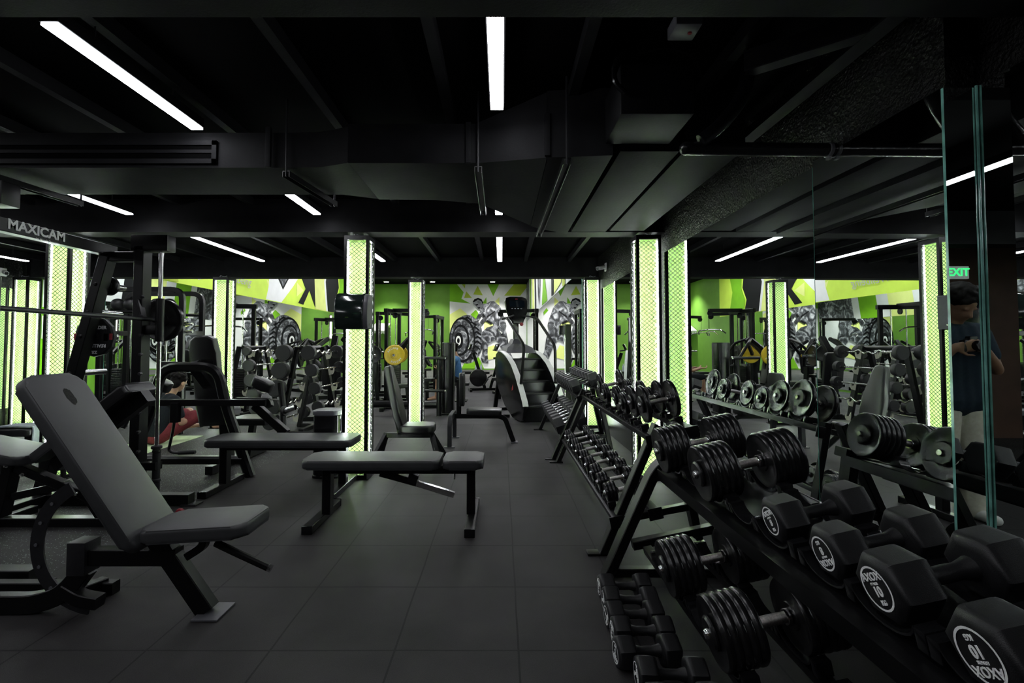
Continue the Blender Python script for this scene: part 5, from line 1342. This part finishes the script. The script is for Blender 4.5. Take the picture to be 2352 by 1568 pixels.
def photographer():
    rt=Vector((1,0,0)); f=Vector((0,1,0)); up=Vector((0,0,1)); cx,cy=-.03,-.26
    A=lambda a,b_,z:Vector((cx+a,cy+b_,z))
    skin=MB(); hc=A(.0,.055,1.525); hf=(f*.8-up*.6+rt*-.1).normalized()
    head(skin,hc,hf,up+f*.6,1.0); chain(skin,[A(0,-.01,1.36),A(0,.03,1.48)],[.058,.052])
    tor=[(A(0,0,.85),.118),(A(0,0,1.0),.102),(A(0,.005,1.20),.11),(A(0,0,1.33),.08)]
    def torso(mb,g):
        for (p,r_),(q,r2) in zip(tor,tor[1:]):
            for s in (-.075,0,.075): mb.cone(p+rt*s,q+rt*s,r_+g,r2+g,16)
        for s in (-1,1): mb.cone(A(s*.05,0,1.355),A(s*.165,0,1.335),.055+g,.062+g,14)
    torso(skin,-.012)
    arms={}
    for s in (-1,1):
        sh=A(s*.195,0,1.325); el=A(s*.25,.06,1.065); wr=Vector((s*.098,-.11,1.225))
        chain(skin,[sh,el],[.048,.038]); chain(skin,[el,el.lerp(wr,.35),wr],[.038,.039,.026])
        hand(skin,wr,(f*.45-rt*s*.75+up*.12),f,1.0,30,s)
        arms[s]=(sh,el)
    for s in (-1,1):
        chain(skin,[A(s*.09,0,.84),A(s*.10,.01,.47),A(s*.11,-.01,.09)],[.075,.052,.04])
    o=fin(remesh(skin,.0075,3),'person','skin_dark'); tag(o,'photographer in a navy t-shirt and cream trousers holding a camera, seen in the corner mirror','person')
    sh=MB(); torso(sh,.008)
    for s in (-1,1): sh.cone(arms[s][0],arms[s][0].lerp(arms[s][1],.6),.066,.060,14)
    fin(remesh(sh,.010,3),'t_shirt','navy_cloth',o)
    tr=MB(); 
    for s in (-1,1): chain(tr,[A(s*.085,0,.85),A(s*.10,.01,.47),A(s*.11,-.01,.07)],[.105,.082,.072])
    tr.cone(A(-.07,0,.88),A(.07,0,.88),.105,.105,16)
    fin(remesh(tr,.010,3),'trousers','cream_cloth',o)
    fin(hairpiece(hc,hf,up+f*.6,1.14,5,130),'hair','hair',o)
    for s in (-1,1):
        mb=MB(); mb.cone(A(s*.11,-.06,.045),A(s*.125,.14,.035),.044,.036,14); fin(remesh(mb,.008,2),'shoe','white_plastic',o)
    t=thing('camera','black camera with a round lens held by the photographer in the corner mirror','camera',(0,-.09,1.235))
    MB().box((0,-.095,1.235),(.135,.045,.085),bev=.010).build('camera_body','plastic_black',t)
    MB().prism([(-.035,0),(.035,0),(.022,.028),(-.022,.028)],.04,Matrix(((1,0,0,0),(0,0,-1,-.075),(0,1,0,1.275),(0,0,0,1))),.005).build('viewfinder','plastic_black',t)
    MB().lathe([(.034,0),(.036,.004),(.036,.05),(.033,.055),(.028,.055),(.026,.048),(0,.046)],(0,-.074,1.238),(0,1,0),24).build('lens','plastic_black',t,50)
    MB().lathe([(.009,0),(.009,.006),(0,.007)],(.045,-.095,1.278),UP,12).build('shutter_button','steel_grey',t)
photographer()
def blue_person():
    f=Vector((-1,0,0)); rt=Vector((0,1,0)); up=Vector((0,0,1)); hip=Vector((-.98,10.6,.52))
    A=lambda a,b_,z:hip+rt*a+f*b_+up*z
    skin=MB(); hc=A(0,.10,.66); head(skin,hc,(f-up*.2).normalized(),up,1.); chain(skin,[A(0,.03,.46),A(0,.07,.58)],[.055,.05])
    tor=[(A(0,0,.0),.12),(A(0,.02,.2),.12),(A(0,.04,.40),.10)]
    def torso(mb,g):
        for (p,r_),(q,r2) in zip(tor,tor[1:]):
            for s in (-.06,.06): mb.cone(p+rt*s,q+rt*s,r_+g-.02,r2+g-.02,14)
        for s in (-1,1): mb.cone(A(s*.05,.04,.42),A(s*.17,.04,.40),.055+g,.06+g,12)
    torso(skin,-.01); arms={}
    for s in (-1,1):
        sh=A(s*.19,.04,.39); el=A(s*.22,.14,.16); wr=A(s*.16,.38,.22); arms[s]=(sh,el)
        chain(skin,[sh,el,wr],[.047,.038,.027]); hand(skin,wr,f,-up,1.,40,s)
        kn=A(s*.12,.42,.02); an=A(s*.12,.46,-.44); chain(skin,[A(s*.09,0,-.02),kn,an],[.08,.055,.036]); chain(skin,[an,an+f*.17-up*.03],[.036,.028])
    o=fin(remesh(skin,.011,3),'person','skin'); tag(o,'person in a blue shirt seated far back, mostly hidden by the black weight column','person')
    sh=MB(); torso(sh,.012)
    for s in (-1,1): sh.cone(arms[s][0],arms[s][0].lerp(arms[s][1],.6),.066,.058,12)
    fin(remesh(sh,.012,3),'t_shirt','blue_cloth',o)
    so=MB()
    for s in (-1,1): so.cone(A(s*.08,0,-.01),A(s*.12,.42,.02),.10,.075,12)
    fin(remesh(so,.012,2),'trousers','black_cloth',o); fin(hairpiece(hc,f,up,1.,8,50),'hair','hair',o)
    t=thing('bench_seat','short dark bench under the person in blue','bench',(-.98,10.6,0))
    pad('seat_pad',t,(-1.2,10.6,.41),(-.72,10.6,.41),UP,.34,.06,.02,.05,'vinyl_dark'); MB().bar([(-.96,10.6,.36),(-.96,10.6,.0)],.08,.08,(1,0,0)).build('post','steel_black',t); MB().box((-.96,10.6,.01),(.4,.4,.02)).build('base_plate','steel_black',t)
blue_person()

# ------------------------------------------------------------------ render look
w=bpy.data.worlds.new('World'); S.world=w; w.use_nodes=True
w.node_tree.nodes['Background'].inputs['Color'].default_value=(0,0,0,1); w.node_tree.nodes['Background'].inputs['Strength'].default_value=0
S.view_settings.view_transform='Standard'; S.view_settings.look='None'; S.view_settings.gamma=1; S.view_settings.exposure=0.0; S.view_settings.use_curve_mapping=False
c=S.cycles; c.max_bounces=8; c.diffuse_bounces=3; c.glossy_bounces=6; c.transmission_bounces=2; c.sample_clamp_indirect=25.0; c.blur_glossy=.6; c.use_denoising=True; c.use_light_tree=True
